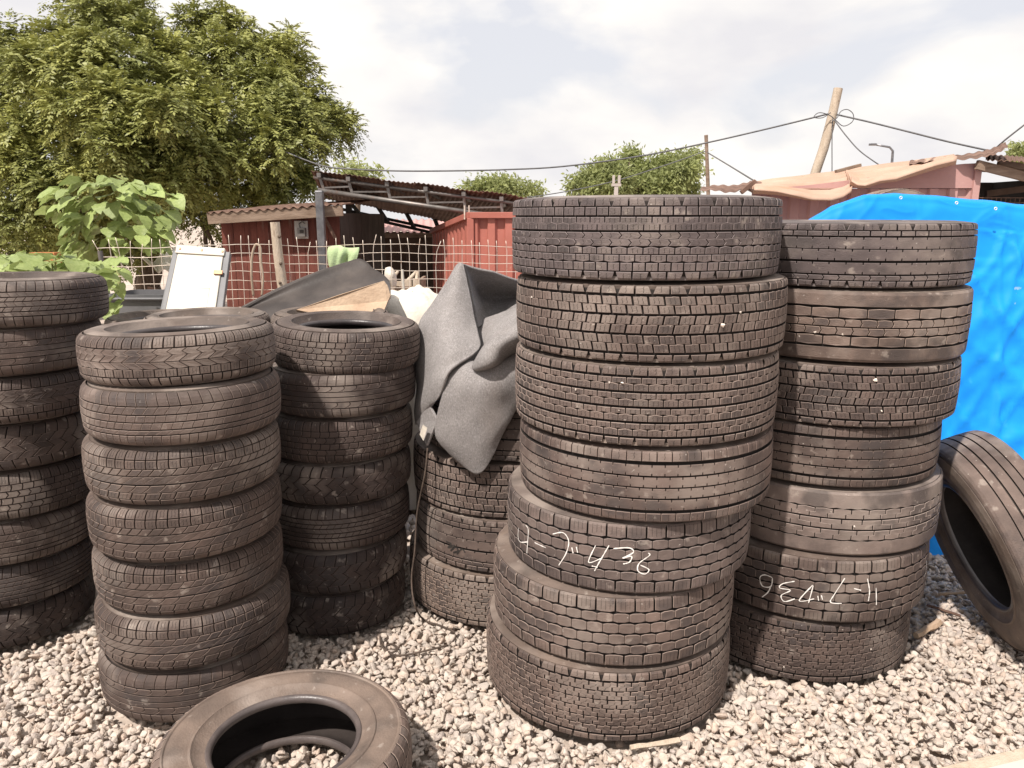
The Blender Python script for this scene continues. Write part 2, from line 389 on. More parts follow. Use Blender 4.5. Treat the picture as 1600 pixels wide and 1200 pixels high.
def revolve(prof, n, name, closed=False):
    v = []; f = []; m = len(prof)
    for k in range(n):
        t = 2*math.pi*k/n; c, s_ = math.cos(t), math.sin(t)
        v += [(r*s_, -r*c, z) for r, z in prof]
    for k in range(n):
        k2 = (k+1) % n
        for i in range(m-1 if not closed else m):
            j = (i+1) % m
            f.append((k*m+i, k2*m+i, k2*m+j, k*m+j))
    me = bpy.data.meshes.new(name); me.from_pydata(v, [], f); me.update()
    me.polygons.foreach_set('use_smooth', [True]*len(me.polygons)); me.set_sharp_from_angle(angle=R_(38))
    return me

def body_meshes(S, tag_, n=112):
    H = S.h/2
    def rz(l, h):
        x, y, z = S.P(0, l, h); return (-y, z)
    base = [rz(l, -S.depth) for l in np.linspace(-S.smax, S.smax, 17)]
    # under-tread band
    band = revolve([ (r,z) for r,z in base], n, 'tread_base_'+tag_)
    ends = {}
    side = []
    for sg in (1, -1):
        r0, z0 = rz(sg*S.smax, -S.depth*0.0); z0 -= H
        r0b, z0b = rz(sg*S.smax, -S.depth); z0b -= H
        P = [(r0b, abs(z0b)), (r0-0.001, abs(z0)), (r0-0.007, abs(z0)+0.001), ((r0*.62+S.br*.38), H-0.0045),
             ((r0*.5+S.br*.5), H-0.0030), (S.br+0.004, H-0.0002), (S.br, H+0.0006), (S.br-0.012, H-0.0002),
             (S.br*.58+S.rb*.42, H-0.0075), (S.br*.55+S.rb*.45, H-0.0035), (S.br*.51+S.rb*.49, H-0.0036), (S.br*.48+S.rb*.52, H-0.0085), (S.br*.28+S.rb*.72, S.zb+0.006), (S.rb+0.020, S.zb+0.003)]
        Q = [(r, H+sg*z) for r, z in P]
        if sg < 0: Q = Q[::-1]
        side.append(revolve(Q[::-1] if True else Q, n, 'sidewall_'+tag_))
        B = [(S.rb+0.020, S.zb+0.003), (S.rb+0.016, S.zb+0.0065), (S.rb+0.009, S.zb+0.006), (S.rb+0.003, S.zb+0.001), (S.rb, S.zb-0.006),
             (S.rb+0.001, S.zb-0.016), (S.rb+0.006, S.zb-0.023), (S.rb+0.014, S.zb-0.024)]
        ends[sg] = [(r, H+sg*z) for r, z in B]
    def fixn(me):
        bm = bmesh.new(); bm.from_mesh(me); bmesh.ops.recalc_face_normals(bm, faces=bm.faces); bm.to_mesh(me); bm.free()
    beads = [revolve(ends[1], n, 'bead_'+tag_), revolve(ends[-1], n, 'bead_'+tag_)]
    zi = S.zb-0.024
    I = [(S.rb+0.014, zi), (S.br*.5+S.rb*.5, H-0.022), (S.br, H-0.016), (S.R*.55+S.br*.45, H-0.022), (S.R-S.depth-0.020, H*0.72), (S.R-S.depth-0.016, 0.0)]
    I = I + [(r, -z) for r, z in I[::-1][1:]]
    V = [Vector((r, z, 0)) for r, z in I]
    I2 = [catmull(V, t) for t in np.linspace(0, 1, 25)]
    liner = revolve([(p.x, H+p.y) for p in I2], n, 'inner_liner_'+tag_)
    bm = bmesh.new(); bm.from_mesh(liner); bmesh.ops.reverse_faces(bm, faces=bm.faces); bm.to_mesh(liner); bm.free()
    return dict(band=band, side=side, beads=beads, liner=liner)
BODY = {'truck': body_meshes(TRUCK,'truck'), 'car': body_meshes(CAR,'car'), 'steer': body_meshes(STEER,'steer'), 'wide': body_meshes(WIDE,'wide')}
SPEC = {'truck': TRUCK, 'car': CAR, 'steer': STEER, 'wide': WIDE}

def T_shoulders(mb, S, N, taper=.16, nar=True, out=1.125, inn=.86):
    tread_row(mb, S, inn+.015, out, N, 0, .006, taper=taper, nT=4, sipes=1)
    tread_row(mb, S, -out, -inn-.015, N, .3, .006, taper=taper, nT=4, sipes=1)
def tread_pattern(name):
    """returns (spec key, mesh) of a moulded tread, every block cut out of the rubber"""
    mb = MB(); mb.mi = []; key = 'truck'; S = TRUCK
    if name == 'hexrib':        # drive tread: paired hexagonal blocks between straight grooves
        T_shoulders(mb, S, 56)
        for s in (1, -1):
            lo, hi = (.63,.845) if s > 0 else (-.845,-.63)
            tread_row(mb, S, lo, hi, 76, .2, .0045, sipes=1)
            a_, b_ = (.42,.58) if s > 0 else (-.58,-.42)
            c_, d_ = (.235,.395) if s > 0 else (-.395,-.235)
            tread_row(mb, S, a_, b_, 62, 0, .0036, bot='hex', bamp=-.04, sipes=2); tread_row(mb, S, c_, d_, 62, .5, .0036, top='hex', tamp=.04, sipes=2)
        tread_row(mb, S, .012, .18, 50, 0, .0036, zig=.14, bot='hex', bamp=-.02, sipes=1); tread_row(mb, S, -.18, -.012, 50, .5, .0036, zig=.14, top='hex', tamp=.02, sipes=1)
    elif name == 'deepblock':   # staggered deep blocks
        T_shoulders(mb, S, 56, .18)
        edges = [-.83,-.555,-.28,.0,.28,.555,.83]
        for i in range(6):
            lo, hi = edges[i]+(.034 if i % 2 == 0 else .010), edges[i+1]-(.034 if i % 2 else .010)
            tread_row(mb, S, lo, hi, 62, (.36 if i % 2 else 0)+.13*(i//2), .0062, slant=.10*(1 if (i//2) % 2 else -1), top='step', tamp=.022 if i % 2 == 0 else .012, sipes=2)
    elif name == 'fineblock':
        T_shoulders(mb, S, 60, .14)
        edges = [-.84,-.63,-.42,-.21,.0,.21,.42,.63,.84]
        for i in range(8):
            wide = i % 2 == 0
            tread_row(mb, S, edges[i]+(.034 if wide else .008), edges[i+1]-(.008 if wide else .034), 64, (.5 if i % 2 else 0), .0034, sipes=2,
                      **(dict(top='hex', tamp=.03) if wide else dict(bot='hex', bamp=.03)))
    elif name == 'wornrib':     # nearly smooth ribs with nicked edges
        tread_row(mb, S, .80, 1.125, 60, 0, .0030, nT=5, sipes=1)
        tread_row(mb, S, -1.125, -.80, 60, .4, .0030, nT=5, sipes=1)
        for lo, hi, ph in ((.44,.62,.1),(.09,.25,.5),(-.25,-.09,.2),(-.62,-.44,.7)):
            tread_row(mb, S, lo, hi, 70, ph, 0, top='nick', tamp=.07, bot='nick', bamp=-.07, hj=0, cham=.0009)
    elif name == 'bigblock':    # six rows of rounded square blocks, large lugs at the shoulder
        tread_row(mb, S, .72, 1.125, 44, 0, .007, nT=5, bot='trap', bamp=-.03, sipes=3, sw=.0009)
        tread_row(mb, S, -1.125, -.72, 44, .5, .007, nT=5, top='trap', tamp=.03, sipes=3, sw=.0009)
        for i, (lo, hi) in enumerate(((.405,.615),(.055,.295),(-.295,-.055),(-.615,-.405))):
            tread_row(mb, S, lo, hi, 54, .37*i+.1, .0021, top='trap', tamp=.034, bot='trap', bamp=-.034)
    elif name == 'stairblock':  # stepped Z blocks
        T_shoulders(mb, S, 54, .12)
        edges = [-.83,-.55,-.28,.0,.28,.55,.83]
        for i in range(6):
            tread_row(mb, S, edges[i]+.018, edges[i+1]-.016, 62, .33*i, .0046, step=.36 if i % 2 else -.36, top='step', tamp=.03, sipes=1)
    elif name == 'wavyrib':     # regional tread: wide ribs, wavy grooves
        tread_row(mb, S, .655, 1.12, 64, 0, 0, nT=5, hj=0, cham=.0005); tread_row(mb, S, -1.12, -.655, 64, .5, 0, nT=5, hj=0, cham=.0005)
        tread_row(mb, S, .31, .565, 32, .1, .0045, top='hex', tamp=.03, bot='hex', bamp=-.03)
        tread_row(mb, S, -.565, -.31, 32, .6, .0045, top='hex', tamp=.03, bot='hex', bamp=-.03)
        tread_row(mb, S, .02, .23, 56, .3, .0036, zig=.1, top='hex', tamp=.02); tread_row(mb, S, -.23, -.02, 56, .8, .0036, zig=.1, bot='hex', bamp=-.02)
    elif name == 'zrib':        # ribs with thin Z cuts, smooth shoulders
        tread_row(mb, S, .58, 1.125, 60, 0, 0, nT=6, bot='hex', bamp=-.03, hj=0, cham=.0006); tread_row(mb, S, -1.125, -.58, 60, .5, 0, nT=6, top='hex', tamp=.03, hj=0, cham=.0006)
        tread_row(mb, S, .22, .51, 46, 0, .0035, top='hex', tamp=.03, step=.3)
        tread_row(mb, S, -.15, .17, 40, .2, .004, step=-.55)
        tread_row(mb, S, -.51, -.20, 46, .4, .0035, bot='hex', bamp=-.03, step=.3)
    elif name == 'nickrib':     # wide ribs, small nicks, lugged shoulder
        T_shoulders(mb, S, 54, .16)
        tread_row(mb, S, .68, .84, 58, .1, .005); tread_row(mb, S, -.84, -.68, 58, .3, .004, zig=.1)
        for lo, hi, ph in ((.32,.55,0),(-.08,.14,.4),(-.55,-.31,.1)):
            tread_row(mb, S, lo, hi, 54, ph, 0, top='nick', tamp=.075, bot='nick', bamp=-.075, hj=0, cham=.0009)
    elif name == 'steerrib':    # plain straight ribs
        key = 'steer'; S = STEER
        for lo, hi in ((.66,1.32),(.27,.60),(-.18,.20),(-.60,-.26),(-1.32,-.66)):
            tread_row(mb, S, lo, hi, 72, .3*lo, 0, nT=6 if abs(hi) > 1 or abs(lo) > 1 else 2, hj=0, cham=.0006)
    else:
        key = 'car'; S = CAR; O = 1.62
        if name == 'icezig':        # blocks at the edges, zigzag centre
            tread_row(mb, S, .86, O, 62, 0, 0.0045, nT=5, slant=.1, sipes=2, sw=.0011); tread_row(mb, S, -O, -.95, 62, .4, 0.0045, nT=5, slant=-.1)
            tread_row(mb, S, -.88, -.42, 60, .2, 0.0036, sipes=2, sw=.0011); tread_row(mb, S, .42, .80, 46, .1, 0.0022, zig=-.35)
            tread_row(mb, S, .03, .39, 46, .5, 0.0031, slant=.6, top='hex', tamp=.08); tread_row(mb, S, -.36, 0, 46, .1, 0.0031, slant=-.6, bot='hex', bamp=-.06)
        elif name == 'sliprib':     # ribs with thin slanted cuts
            tread_row(mb, S, .80, O, 62, 0, 0.0025, nT=5, slant=-.3); tread_row(mb, S, -O, -.86, 74, .4, 0.0020, nT=5, slant=.2)
            tread_row(mb, S, .34, .74, 60, .2, 0.0017, slant=.5); tread_row(mb, S, -.08, .28, 66, 0, 0.0013, slant=.2)
            tread_row(mb, S, -.50, -.14, 66, .5, 0.0013, slant=.3); tread_row(mb, S, -.80, -.56, 60, .2, 0.0014, slant=.6)
        elif name == 'curvewinter': # swept winter tread
            tread_row(mb, S, 1.12, O+.1, 58, 0, 0.0042, nT=4, slant=0, sipes=2, sw=.0011); tread_row(mb, S, .62, 1.07, 58, 0, 0.0042, nT=5, slant=-.15, curve=.15, sipes=2, sw=.0011)
            tread_row(mb, S, .24, .58, 58, .1, 0.0039, slant=.75, curve=-.2); tread_row(mb, S, -.22, .19, 58, .5, 0.0017, slant=1.2)
            tread_row(mb, S, -.70, -.30, 44, 0, 0.0036, slant=1.0, curve=-.35); tread_row(mb, S, -1.10, -.73, 44, .08, 0.0048, slant=.35, curve=-.1, nT=5, sipes=2, sw=.0011)
            tread_row(mb, S, -O-.1, -1.13, 44, .08, 0.0050, nT=4, slant=.1)
        elif name == 'moonrib':     # ribs with half-moon cuts
            tread_row(mb, S, .82, O, 56, 0, 0.0022, nT=5, slant=.12); tread_row(mb, S, -O, -.82, 56, .5, 0.0022, nT=5, slant=-.12)
            tread_row(mb, S, .40, .76, 40, .2, 0.0031, slant=1.3, curve=-.9); tread_row(mb, S, .05, .36, 60, 0, 0, hj=0, cham=.0006)
            tread_row(mb, S, -.30, 0, 60, 0, 0, hj=0, cham=.0006); tread_row(mb, S, -.76, -.36, 40, .6, 0.0031, slant=1.3, curve=-.9)
        elif name == 'blockwinter': # chevron blocks
            tread_row(mb, S, .88, O, 54, 0, 0.0048, nT=5, sipes=2, sw=.0011); tread_row(mb, S, -O, -.88, 54, .5, 0.0048, nT=5, sipes=2, sw=.0011)
            for i, (lo, hi) in enumerate(((.46,.83),(.04,.41),(-.40,-.02),(-.83,-.46))):
                tread_row(mb, S, lo, hi, 52, .5*(i % 2), 0.0039, zig=.22 if i % 2 else .05, slant=.1)
        elif name == 'coarsewinter':
            tread_row(mb, S, .74, O, 44, 0, 0.0059, nT=5, slant=.25); tread_row(mb, S, -O, -.74, 44, .5, 0.0059, nT=5, slant=-.25)
            for i, (lo, hi) in enumerate(((.24,.70),(-.21,.19),(-.70,-.26))):
                tread_row(mb, S, lo, hi, 40, .35*i, 0.0050, slant=.55 if i != 1 else -.5, top='hex', tamp=.05, bot='hex', bamp=-.05)
        elif name == 'ecorib':      # many straight ribs with fine cross cuts
            tread_row(mb, S, .84, O, 64, 0, 0.0031, nT=5, slant=.15); tread_row(mb, S, -O, -.84, 64, .5, 0.0031, nT=5, slant=-.1)
            for i, (lo, hi) in enumerate(((.50,.78),(.20,.45),(-.14,.15),(-.46,-.19),(-.78,-.52))):
                tread_row(mb, S, lo, hi, 70, .3*i, 0.0022 if i % 2 else .0007, slant=.4*(1 if i % 2 else -1))
        elif name == 'lyingtread':
            key = 'wide'; S = WIDE; O = 1.6
            tread_row(mb, S, .80, O, 50, 0, 0.0059, nT=5, slant=.2); tread_row(mb, S, -O, -.80, 50, .5, 0.0059, nT=5, slant=-.2)
            for i, (lo, hi) in enumerate(((.30,.75),(-.21,.25),(-.75,-.26))):
                tread_row(mb, S, lo, hi, 50, .35*i, 0.0050, slant=.45 if i != 1 else -.4, top='hex', tamp=.04, bot='hex', bamp=-.04)
    me = mb.mesh('tread_'+name)
    for k_ in ('tread','edge','groove'): me.materials.append(M[k_])
    me.polygons.foreach_set('material_index', mb.mi)
    bm = bmesh.new(); bm.from_mesh(me); bmesh.ops.recalc_face_normals(bm, faces=bm.faces); bmesh.ops.remove_doubles(bm, verts=bm.verts, dist=2e-5); bm.to_mesh(me); bm.free()
    return key, me
PAT = {}
def pattern(n):
    if n not in PAT: PAT[n] = tread_pattern(n)
    return PAT[n]

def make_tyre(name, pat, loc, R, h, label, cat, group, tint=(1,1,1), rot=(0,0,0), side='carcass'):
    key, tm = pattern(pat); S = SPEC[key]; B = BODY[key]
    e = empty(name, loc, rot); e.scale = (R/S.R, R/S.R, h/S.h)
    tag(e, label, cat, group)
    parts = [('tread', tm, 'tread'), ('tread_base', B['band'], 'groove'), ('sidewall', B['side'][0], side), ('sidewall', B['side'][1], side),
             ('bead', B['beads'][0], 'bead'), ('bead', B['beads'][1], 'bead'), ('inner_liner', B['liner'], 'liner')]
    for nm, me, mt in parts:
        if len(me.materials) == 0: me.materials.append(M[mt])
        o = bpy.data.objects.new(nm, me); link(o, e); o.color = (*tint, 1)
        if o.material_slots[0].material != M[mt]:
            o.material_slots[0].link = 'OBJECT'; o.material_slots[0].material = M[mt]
    e['R'] = R; e['h'] = h
    return e

def solve_edges(xl, xr, Y, z):
    """centre X and radius of an upright drum at forward distance Y whose outline spans xl..xr at height z"""
    k = (CAM_H-z)*SP/CP
    f1, f2 = math.atan(CP*(xl-800)/FPX), math.atan(CP*(xr-800)/FPX)
    m, hw = (f1+f2)/2, (f2-f1)/2
    Yp = Y+k
    return math.tan(m)*Yp, math.sin(hw)*Yp/math.cos(m)
def solve_one(x, Y, z, R, right=True):
    k = (CAM_H-z)*SP/CP; f = math.atan(CP*(x-800)/FPX); Yp = Y+k; lo, hi = -4.0, 4.0
    for _ in range(60):
        mid = (lo+hi)/2; d = math.hypot(mid, Yp); fe = math.atan2(mid, Yp)+(1 if right else -1)*math.asin(min(.99,R/d))
        if fe < f: lo = mid
        else: hi = mid
    return mid

GROUND_TOP = 0.0
ORD = ['top','second from top','third from top','fourth from top','fifth from top','sixth from top','seventh from top','bottom']
def ordinal(i, n): return 'bottom' if i == n-1 else ORD[i]
def heights(bottoms, top, Yf):
    """tyre heights from the rows at which the front rims meet, normalised to the stack's height"""
    zs = [top] + [z_at(b, Yf) for b in bottoms]
    hs = [max(.01, zs[i]-zs[i+1]) for i in range(len(bottoms))]
    m = sum(hs)/len(hs); hs = [m*.45+x*.55 for x in hs]
    s = (top-GROUND_TOP)/sum(hs)
    return [x*s for x in hs]

LOOK = {'hexrib':'paired hexagonal blocks','deepblock':'deep staggered blocks','fineblock':'fine hexagonal blocks','wornrib':'worn smooth ribs',
 'bigblock':'rounded lugs','stairblock':'stepped zigzag blocks','wavyrib':'wavy grooves','zrib':'pale dusty shoulder',
 'nickrib':'wide nicked ribs','steerrib':'plain straight ribs','icezig':'zigzag centre tread','sliprib':'thin slanted cuts','curvewinter':'swept curved tread',
 'moonrib':'half-moon cuts','blockwinter':'chevron block tread','coarsewinter':'coarse block tread','ecorib':'narrow ribs'}
FOOT = []      # (x, y, inner radius, outer radius) of tyres that stand on the gravel
def stack(kind, name, pats, xs, Y, Rs, hs, where, group, tints, jitY=.012, seed=1, side='carcass', tip=0):
    rg = random.Random(seed); z = GROUND_TOP + sum(hs); out = []
    n = len(pats)
    for i in range(n):
        z -= hs[i]
        tl = (rg.uniform(-.006,.006), rg.uniform(-.006,.006), rg.uniform(0, 6.28))
        if i == 0 and tip: tl = (tip, .004, tl[2])
        lab = f"{kind} with {LOOK[pats[i]]}, {ordinal(i,n)} of {where}"
        t = make_tyre(name, pats[i], (xs[i], Y+rg.uniform(-jitY,jitY), z-(abs(tip)*Rs[i]*.9 if i == 0 else 0)), Rs[i], hs[i]*.996, lab, 'tyre', group, tints[i], tl, side)
        out.append(t)
    FOOT.append((xs[-1], Y, Rs[-1]*.6, Rs[-1]))
    return out

def edges_stack(L, R, Y, hs, fixR=None):
    """centres (and radii) from measured outlines; either edge may be None when hidden"""
    z = GROUND_TOP+sum(hs); X = []; RR = []
    for i in range(len(hs)):
        z -= hs[i]; zm = z+hs[i]/2
        if L[i] is not None and R[i] is not None:
            x, r = solve_edges(L[i], R[i], Y, zm)
        else:
            r = fixR[i] if isinstance(fixR, list) else fixR
            x = solve_one(R[i], Y, zm, r, True) if R[i] is not None else solve_one(L[i], Y, zm, r, False)
        X.append(x); RR.append(r)
    return X, RR

G = (1.0,1.0,1.0)
# --- front truck stack
hs = heights([442,566,702,818,932,1047,1165], 1.95, 2.45)
X, RR = edges_stack([800,807,805,812,793,771,760], [1222,1231,1216,1206,1174,1147,1140], 2.95, hs)
T1 = stack('truck tyre', 'truck_tyre', ['hexrib','deepblock','fineblock','wornrib','bigblock','bigblock','stairblock'], X, 2.95, RR, hs,
      'nearest truck-tyre stack', 'truck tyres in the nearest tall stack',
      [(.86,.85,.93),(.94,.86,.83),(1.12,1.04,1.0),(.90,.80,.77),(.95,.90,.90),(1.10,1.0,.95),(1.0,.89,.83)], seed=3, side='sidewall')
# --- truck stack by the tarp
hs = heights([447,570,663,758,868,977,1077], 1.865, 2.79)
X, RR = edges_stack([None]*7, [1528,1517,1498,1470,1473,1449,1424], 3.30, hs, [.50,.497,.492,.480,.495,.497,.497])
T2 = stack('truck tyre', 'truck_tyre', ['nickrib','wavyrib','deepblock','wornrib','zrib','bigblock','stairblock'], X, 3.30, RR, hs,
      'truck-tyre stack beside blue tarp', 'truck tyres in the stack beside the blue tarp',
      [(.80,.79,.86),(1.08,.97,.90),(.86,.78,.76),(.74,.66,.63),(1.25,1.2,1.18),(.74,.66,.63),(.66,.58,.55)], seed=5, side='sidewall')
# --- truck stack under the felt
hs = [.268,.268,.27,.272]
X, RR = edges_stack([664,646,651,640], [None]*4, 3.74, hs, .495)
T3 = stack('truck tyre', 'truck_tyre', ['nickrib','deepblock','nickrib','stairblock'], X, 3.74, RR, hs,
      'truck-tyre stack under grey felt', 'truck tyres in the stack under the felt',
      [(.8,.75,.72),(1.02,.93,.88),(.95,.86,.82),(1.16,1.02,.92)], seed=7, side='sidewall')
# --- near car stack
hs = heights([605,697,793,886,972,1058,1143], 1.49, 2.52)
X, RR = edges_stack([117,127,129,137,142,147,153], [430,440,439,441,441,453,450], 2.90, hs)
C1 = stack('car tyre', 'car_tyre', ['icezig','sliprib','curvewinter','curvewinter','curvewinter','curvewinter','moonrib'], X, 2.90, RR, hs,
      'car-tyre stack behind lying tyre', 'car tyres in the near stack',
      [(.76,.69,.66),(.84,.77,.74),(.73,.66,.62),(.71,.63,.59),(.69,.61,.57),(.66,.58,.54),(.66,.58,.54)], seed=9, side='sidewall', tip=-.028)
# --- second car stack
hs = heights([582,655,727,790,866,935,1003], 1.435, 3.15)
X, RR = edges_stack([420]+[None]*6, [655,650,645,642,640,636,633], 3.48, hs, .335)
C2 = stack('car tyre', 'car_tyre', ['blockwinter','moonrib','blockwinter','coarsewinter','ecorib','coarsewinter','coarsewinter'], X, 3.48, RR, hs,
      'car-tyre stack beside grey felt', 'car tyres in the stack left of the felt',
      [(.64,.58,.57),(.50,.44,.43),(.46,.40,.385),(.41,.355,.345),(.38,.325,.315),(.36,.305,.295),(.33,.28,.272)], seed=13, side='sidewall', tip=-.042)  # tints darken down the stack: its shade is put into the rubber colour
# --- leftmost car stack
hs = heights([515,592,668,745,828,901,970,1030], 1.64, 3.02)
X, RR = edges_stack([None]*8, [170,164,162,158,156,153,150,147], 3.36, hs, .342)
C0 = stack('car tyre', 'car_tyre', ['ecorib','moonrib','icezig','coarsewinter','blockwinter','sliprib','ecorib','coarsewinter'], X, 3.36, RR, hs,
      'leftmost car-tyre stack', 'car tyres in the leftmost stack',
      [(.56,.50,.485),(.60,.53,.50),(.48,.42,.40),(.54,.475,.445),(.44,.385,.365),(.50,.435,.405),(.38,.33,.315),(.32,.275,.265)], seed=17, side='sidewall', tip=-.02)  # tints lowered, most at the foot, to paint in the stack's shade
# --- stacks in the second rank, of which only the topmost rims show
def rear_stack(px, Y, top, n, where, pat, seed):
    c = at(px, 490, Y); h = (top-GROUND_TOP)/n; rg = random.Random(seed)
    for i in range(n):
        lab = f'car tyre, {ordinal(i, n)} of rear stack {where}'
        make_tyre('car_tyre', pat, (c.x+rg.uniform(-.012,.012), Y+rg.uniform(-.012,.012), top-h*(i+1)), .335, h*.996, lab, 'tyre',
                  f'car tyres in the stack {where}', (.9,.84,.8), (0,0,rg.uniform(0,6)), 'sidewall')
    FOOT.append((c.x, Y, .2, .335))
rear_stack(325, 4.22, 1.362, 6, 'below the white door panel', 'icezig', 21)
rear_stack(515, 4.36, 1.362, 6, 'under the black plastic liner', 'blockwinter', 22)
rear_stack(247, 4.98, 1.26, 6, 'in front of the grey bin', 'sliprib', 23)

# --- tyre lying in the foreground
c = at(446, 1135, 2.2)
LY = make_tyre('car_tyre', 'lyingtread', (-.742, 2.20, .004), .41, .235, 'large dusty tyre lying flat alone on the gravel in front', 'tyre', None, (1.18,1.06,.98), (R_(-1.5), R_(1.0), .4), 'sidewall')
FOOT.append((-.742, 2.20, .26, .41))

# --- truck tyre leaning on the stack by the tarp
def lean_tyre(center, axis, R, h, pat, label, tint):
    z = Vector(axis).normalized(); q = z.to_track_quat('Z', 'Y')
    loc = Vector(center) - z*h/2
    return make_tyre('truck_tyre', pat, loc, R, h, label, 'tyre', None, tint, q.to_euler(), 'sidewall')
LEAN = lean_tyre((2.165, 3.20, .475), (.90, -.08, .38), .485, .27, 'steerrib', 'truck tyre with plain ribs leaning against the stack by the tarp', (.98,.90,.86))
# ------------------------------------------------------------------ ground and gravel
def ground_sheet():
    xs = [-300,-60,-20]+list(np.linspace(-8,8,40))+[20,60,300]; ys = [-60,-10]+list(np.linspace(0,14,40))+[25,60,150,400]
    v = [(x, y, -0.047+0.006*math.sin(x*2.1+y)*math.cos(y*1.7)) for y in ys for x in xs]; n = len(xs)
    f = [(j*n+i, j*n+i+1, (j+1)*n+i+1, (j+1)*n+i) for j in range(len(ys)-1) for i in range(n-1)]
    m = bpy.data.meshes.new('ground'); m.from_pydata(v, [], f); m.update()
    return tag(mobj('ground', m, M['dirt']), 'packed brown earth under the yard', None, kind='structure')
ground_sheet()

def stone_variants(n):
    out = []
    for k in range(n):
        bm = bmesh.new()
        sx, sy, sz = random.uniform(.8,1.35), random.uniform(.62,1.0), random.uniform(.5,.88)
        for i in range(13):
            d = Vector((random.gauss(0,1), random.gauss(0,1), random.gauss(0,1))).normalized()
            m = max(abs(d.x), abs(d.y), abs(d.z)); d = d*(0.55+0.45/m*random.uniform(.62,.8))
            bm.verts.new((d.x*sx*.5, d.y*sy*.5, d.z*sz*.5))
        r = bmesh.ops.convex_hull(bm, input=bm.verts)
        bmesh.ops.delete(bm, geom=[g for g in set(r['geom_interior']) if isinstance(g, bmesh.types.BMVert)], context='VERTS')
        bmesh.ops.bevel(bm, geom=bm.edges[:], offset=.022, segments=1, affect='EDGES', profile=.5)
        bmesh.ops.triangulate(bm, faces=bm.faces[:])
        bm.verts.index_update()
        out.append((np.array([v.co[:] for v in bm.verts]), np.array([[v.index for v in f.verts] for f in bm.faces])))
        bm.free()
    return out
def gravel():
    var = stone_variants(26); V = []; F = []; base = 0
    x0, x1, y0, y1 = -3.7, 3.9, 1.45, 5.6
    pts = []
    s = .0330
    y = y0
    while y < y1:
        x = x0
        far = y > 4.0
        st = s*(1.5 if far else 1.0)
        while x < x1:
            pts.append((x+random.uniform(-.55,.55)*st, y+random.uniform(-.55,.55)*st, 0, st)); x += st
        y += st
    extra = []
    for (x, y, l, st) in pts:
        if random.random() < .5 and y < 4: extra.append((x+random.uniform(-.02,.02), y+random.uniform(-.02,.02), 1, st))
    for _ in range(20000):       # fines between the stones
        extra.append((random.uniform(x0,x1), 1.5+2.9*random.random()**1.2, 0, .0145))
    for (x, y, l, st) in pts+extra:
        big = random.random()
        size = st*(1.15+.95*big**2.0)*(1.0 if l == 0 else .85)
        inside = False
        for (fx, fy, ri, ro) in FOOT:
            d = math.hypot(x-fx, y-fy)
            if d < ro-.012 and d > ri*.95: inside = True
            if ri < .22*0 and d < ro: inside = True
        hgt = .006*math.sin(x*3.1+y*1.3)+.005*math.sin(y*4.3-x*2)
        z = -.026 + hgt + (.016 if l else 0) + random.uniform(-.008,.008)
        if inside:
            if l: continue
            z -= .030
        vv, ff = var[random.randrange(len(var))]
        e = Euler((random.gauss(0,.45), random.gauss(0,.45), random.uniform(0,6.28))).to_matrix()
        A = np.array(e)*size
        V.append(vv@A.T+np.array((x, y, z+.006))); F.append(ff+base); base += len(vv)
    V = np.concatenate(V); F = np.concatenate(F)
    m = bpy.data.meshes.new('gravel')
    m.vertices.add(len(V)); m.vertices.foreach_set('co', V.ravel())
    m.loops.add(F.size); m.loops.foreach_set('vertex_index', F.ravel().astype(np.int32))
    m.polygons.add(len(F)); m.polygons.foreach_set('loop_start', np.arange(0, F.size, 3, dtype=np.int32))
    m.update(calc_edges=True); m.validate()
    print('gravel tris', len(F))
    return tag(mobj('gravel', m, M['gravel']), 'pale crushed stone gravel covering the yard', 'gravel', kind='stuff')
gravel()
# ------------------------------------------------------------------ chalk marks and pebbles on the tyres
def tyre_hit(t, px, py):
    """where the sight line through a photograph pixel meets the tread of tyre t: (angle, height) on its drum"""
    c, R = t.location, t['R']
    d = at(px, py, 1.0) - Vector((0,0,CAM_H)); o = Vector((-c.x, -c.y, 0))
    A = d.x**2+d.y**2; Bq = 2*(o.x*d.x+o.y*d.y); Cq = o.x**2+o.y**2-R*R
    k = (-Bq-math.sqrt(max(0,Bq*Bq-4*A*Cq)))/(2*A)
    p = Vector((0,0,CAM_H))+d*k
    return math.atan2(p.x-c.x, -(p.y-c.y)), p.z-c.z
def on_tread(t, ang, z, lift=.0012):
    """local point of tyre t (its own scale) on the tread surface, so the mark is a child of the tyre"""
    key = 'truck'; S = TRUCK
    sx, sz = t['R']/S.R, t['h']*1.0/S.h
    l = z/sz - S.h/2
    x = min(abs(l), S.a); r = S.R-S.crown*(x/S.a)**2+lift
    a = ang - t.rotation_euler.z
    return Vector((r*math.sin(a), -r*math.cos(a), z/sz))
def tread_of(t): return [c for c in t.children if c.name.split('.')[0] == 'tread'][0]
def chalk(t, strokes, label, w=.0045, m='chalk', name='chalk_stroke'):
    rg = random.Random(4)
    for st in strokes:
        mb = MB()
        pts = [tyre_hit(t, x, y) for x, y in st]
        P = [Vector((a, z, 0)) for a, z in pts]
        n = max(6, len(P)*5)
        Q = [catmull(P, i/(n-1)) for i in range(n)]
        L_ = []
        for i, q in enumerate(Q):
            d = (Q[min(i+1,n-1)]-Q[max(i-1,0)]); d = Vector((d.x*t['R'], d.y, 0)).normalized()
            ww = w*rg.uniform(.55,1.15)
            nx, nz = -d.y*ww/2/t['R'], d.x*ww/2
            L_.append((on_tread(t, q.x+nx, q.y+nz), on_tread(t, q.x-nx, q.y-nz)))
        for a, b in L_: mb.v += [tuple(a), tuple(b)]
        mb.f = [(2*i, 2*i+1, 2*i+3, 2*i+2) for i in range(n-1)]
        o = mb.build(name, M[m], tread_of(t))
        o['label'] = label
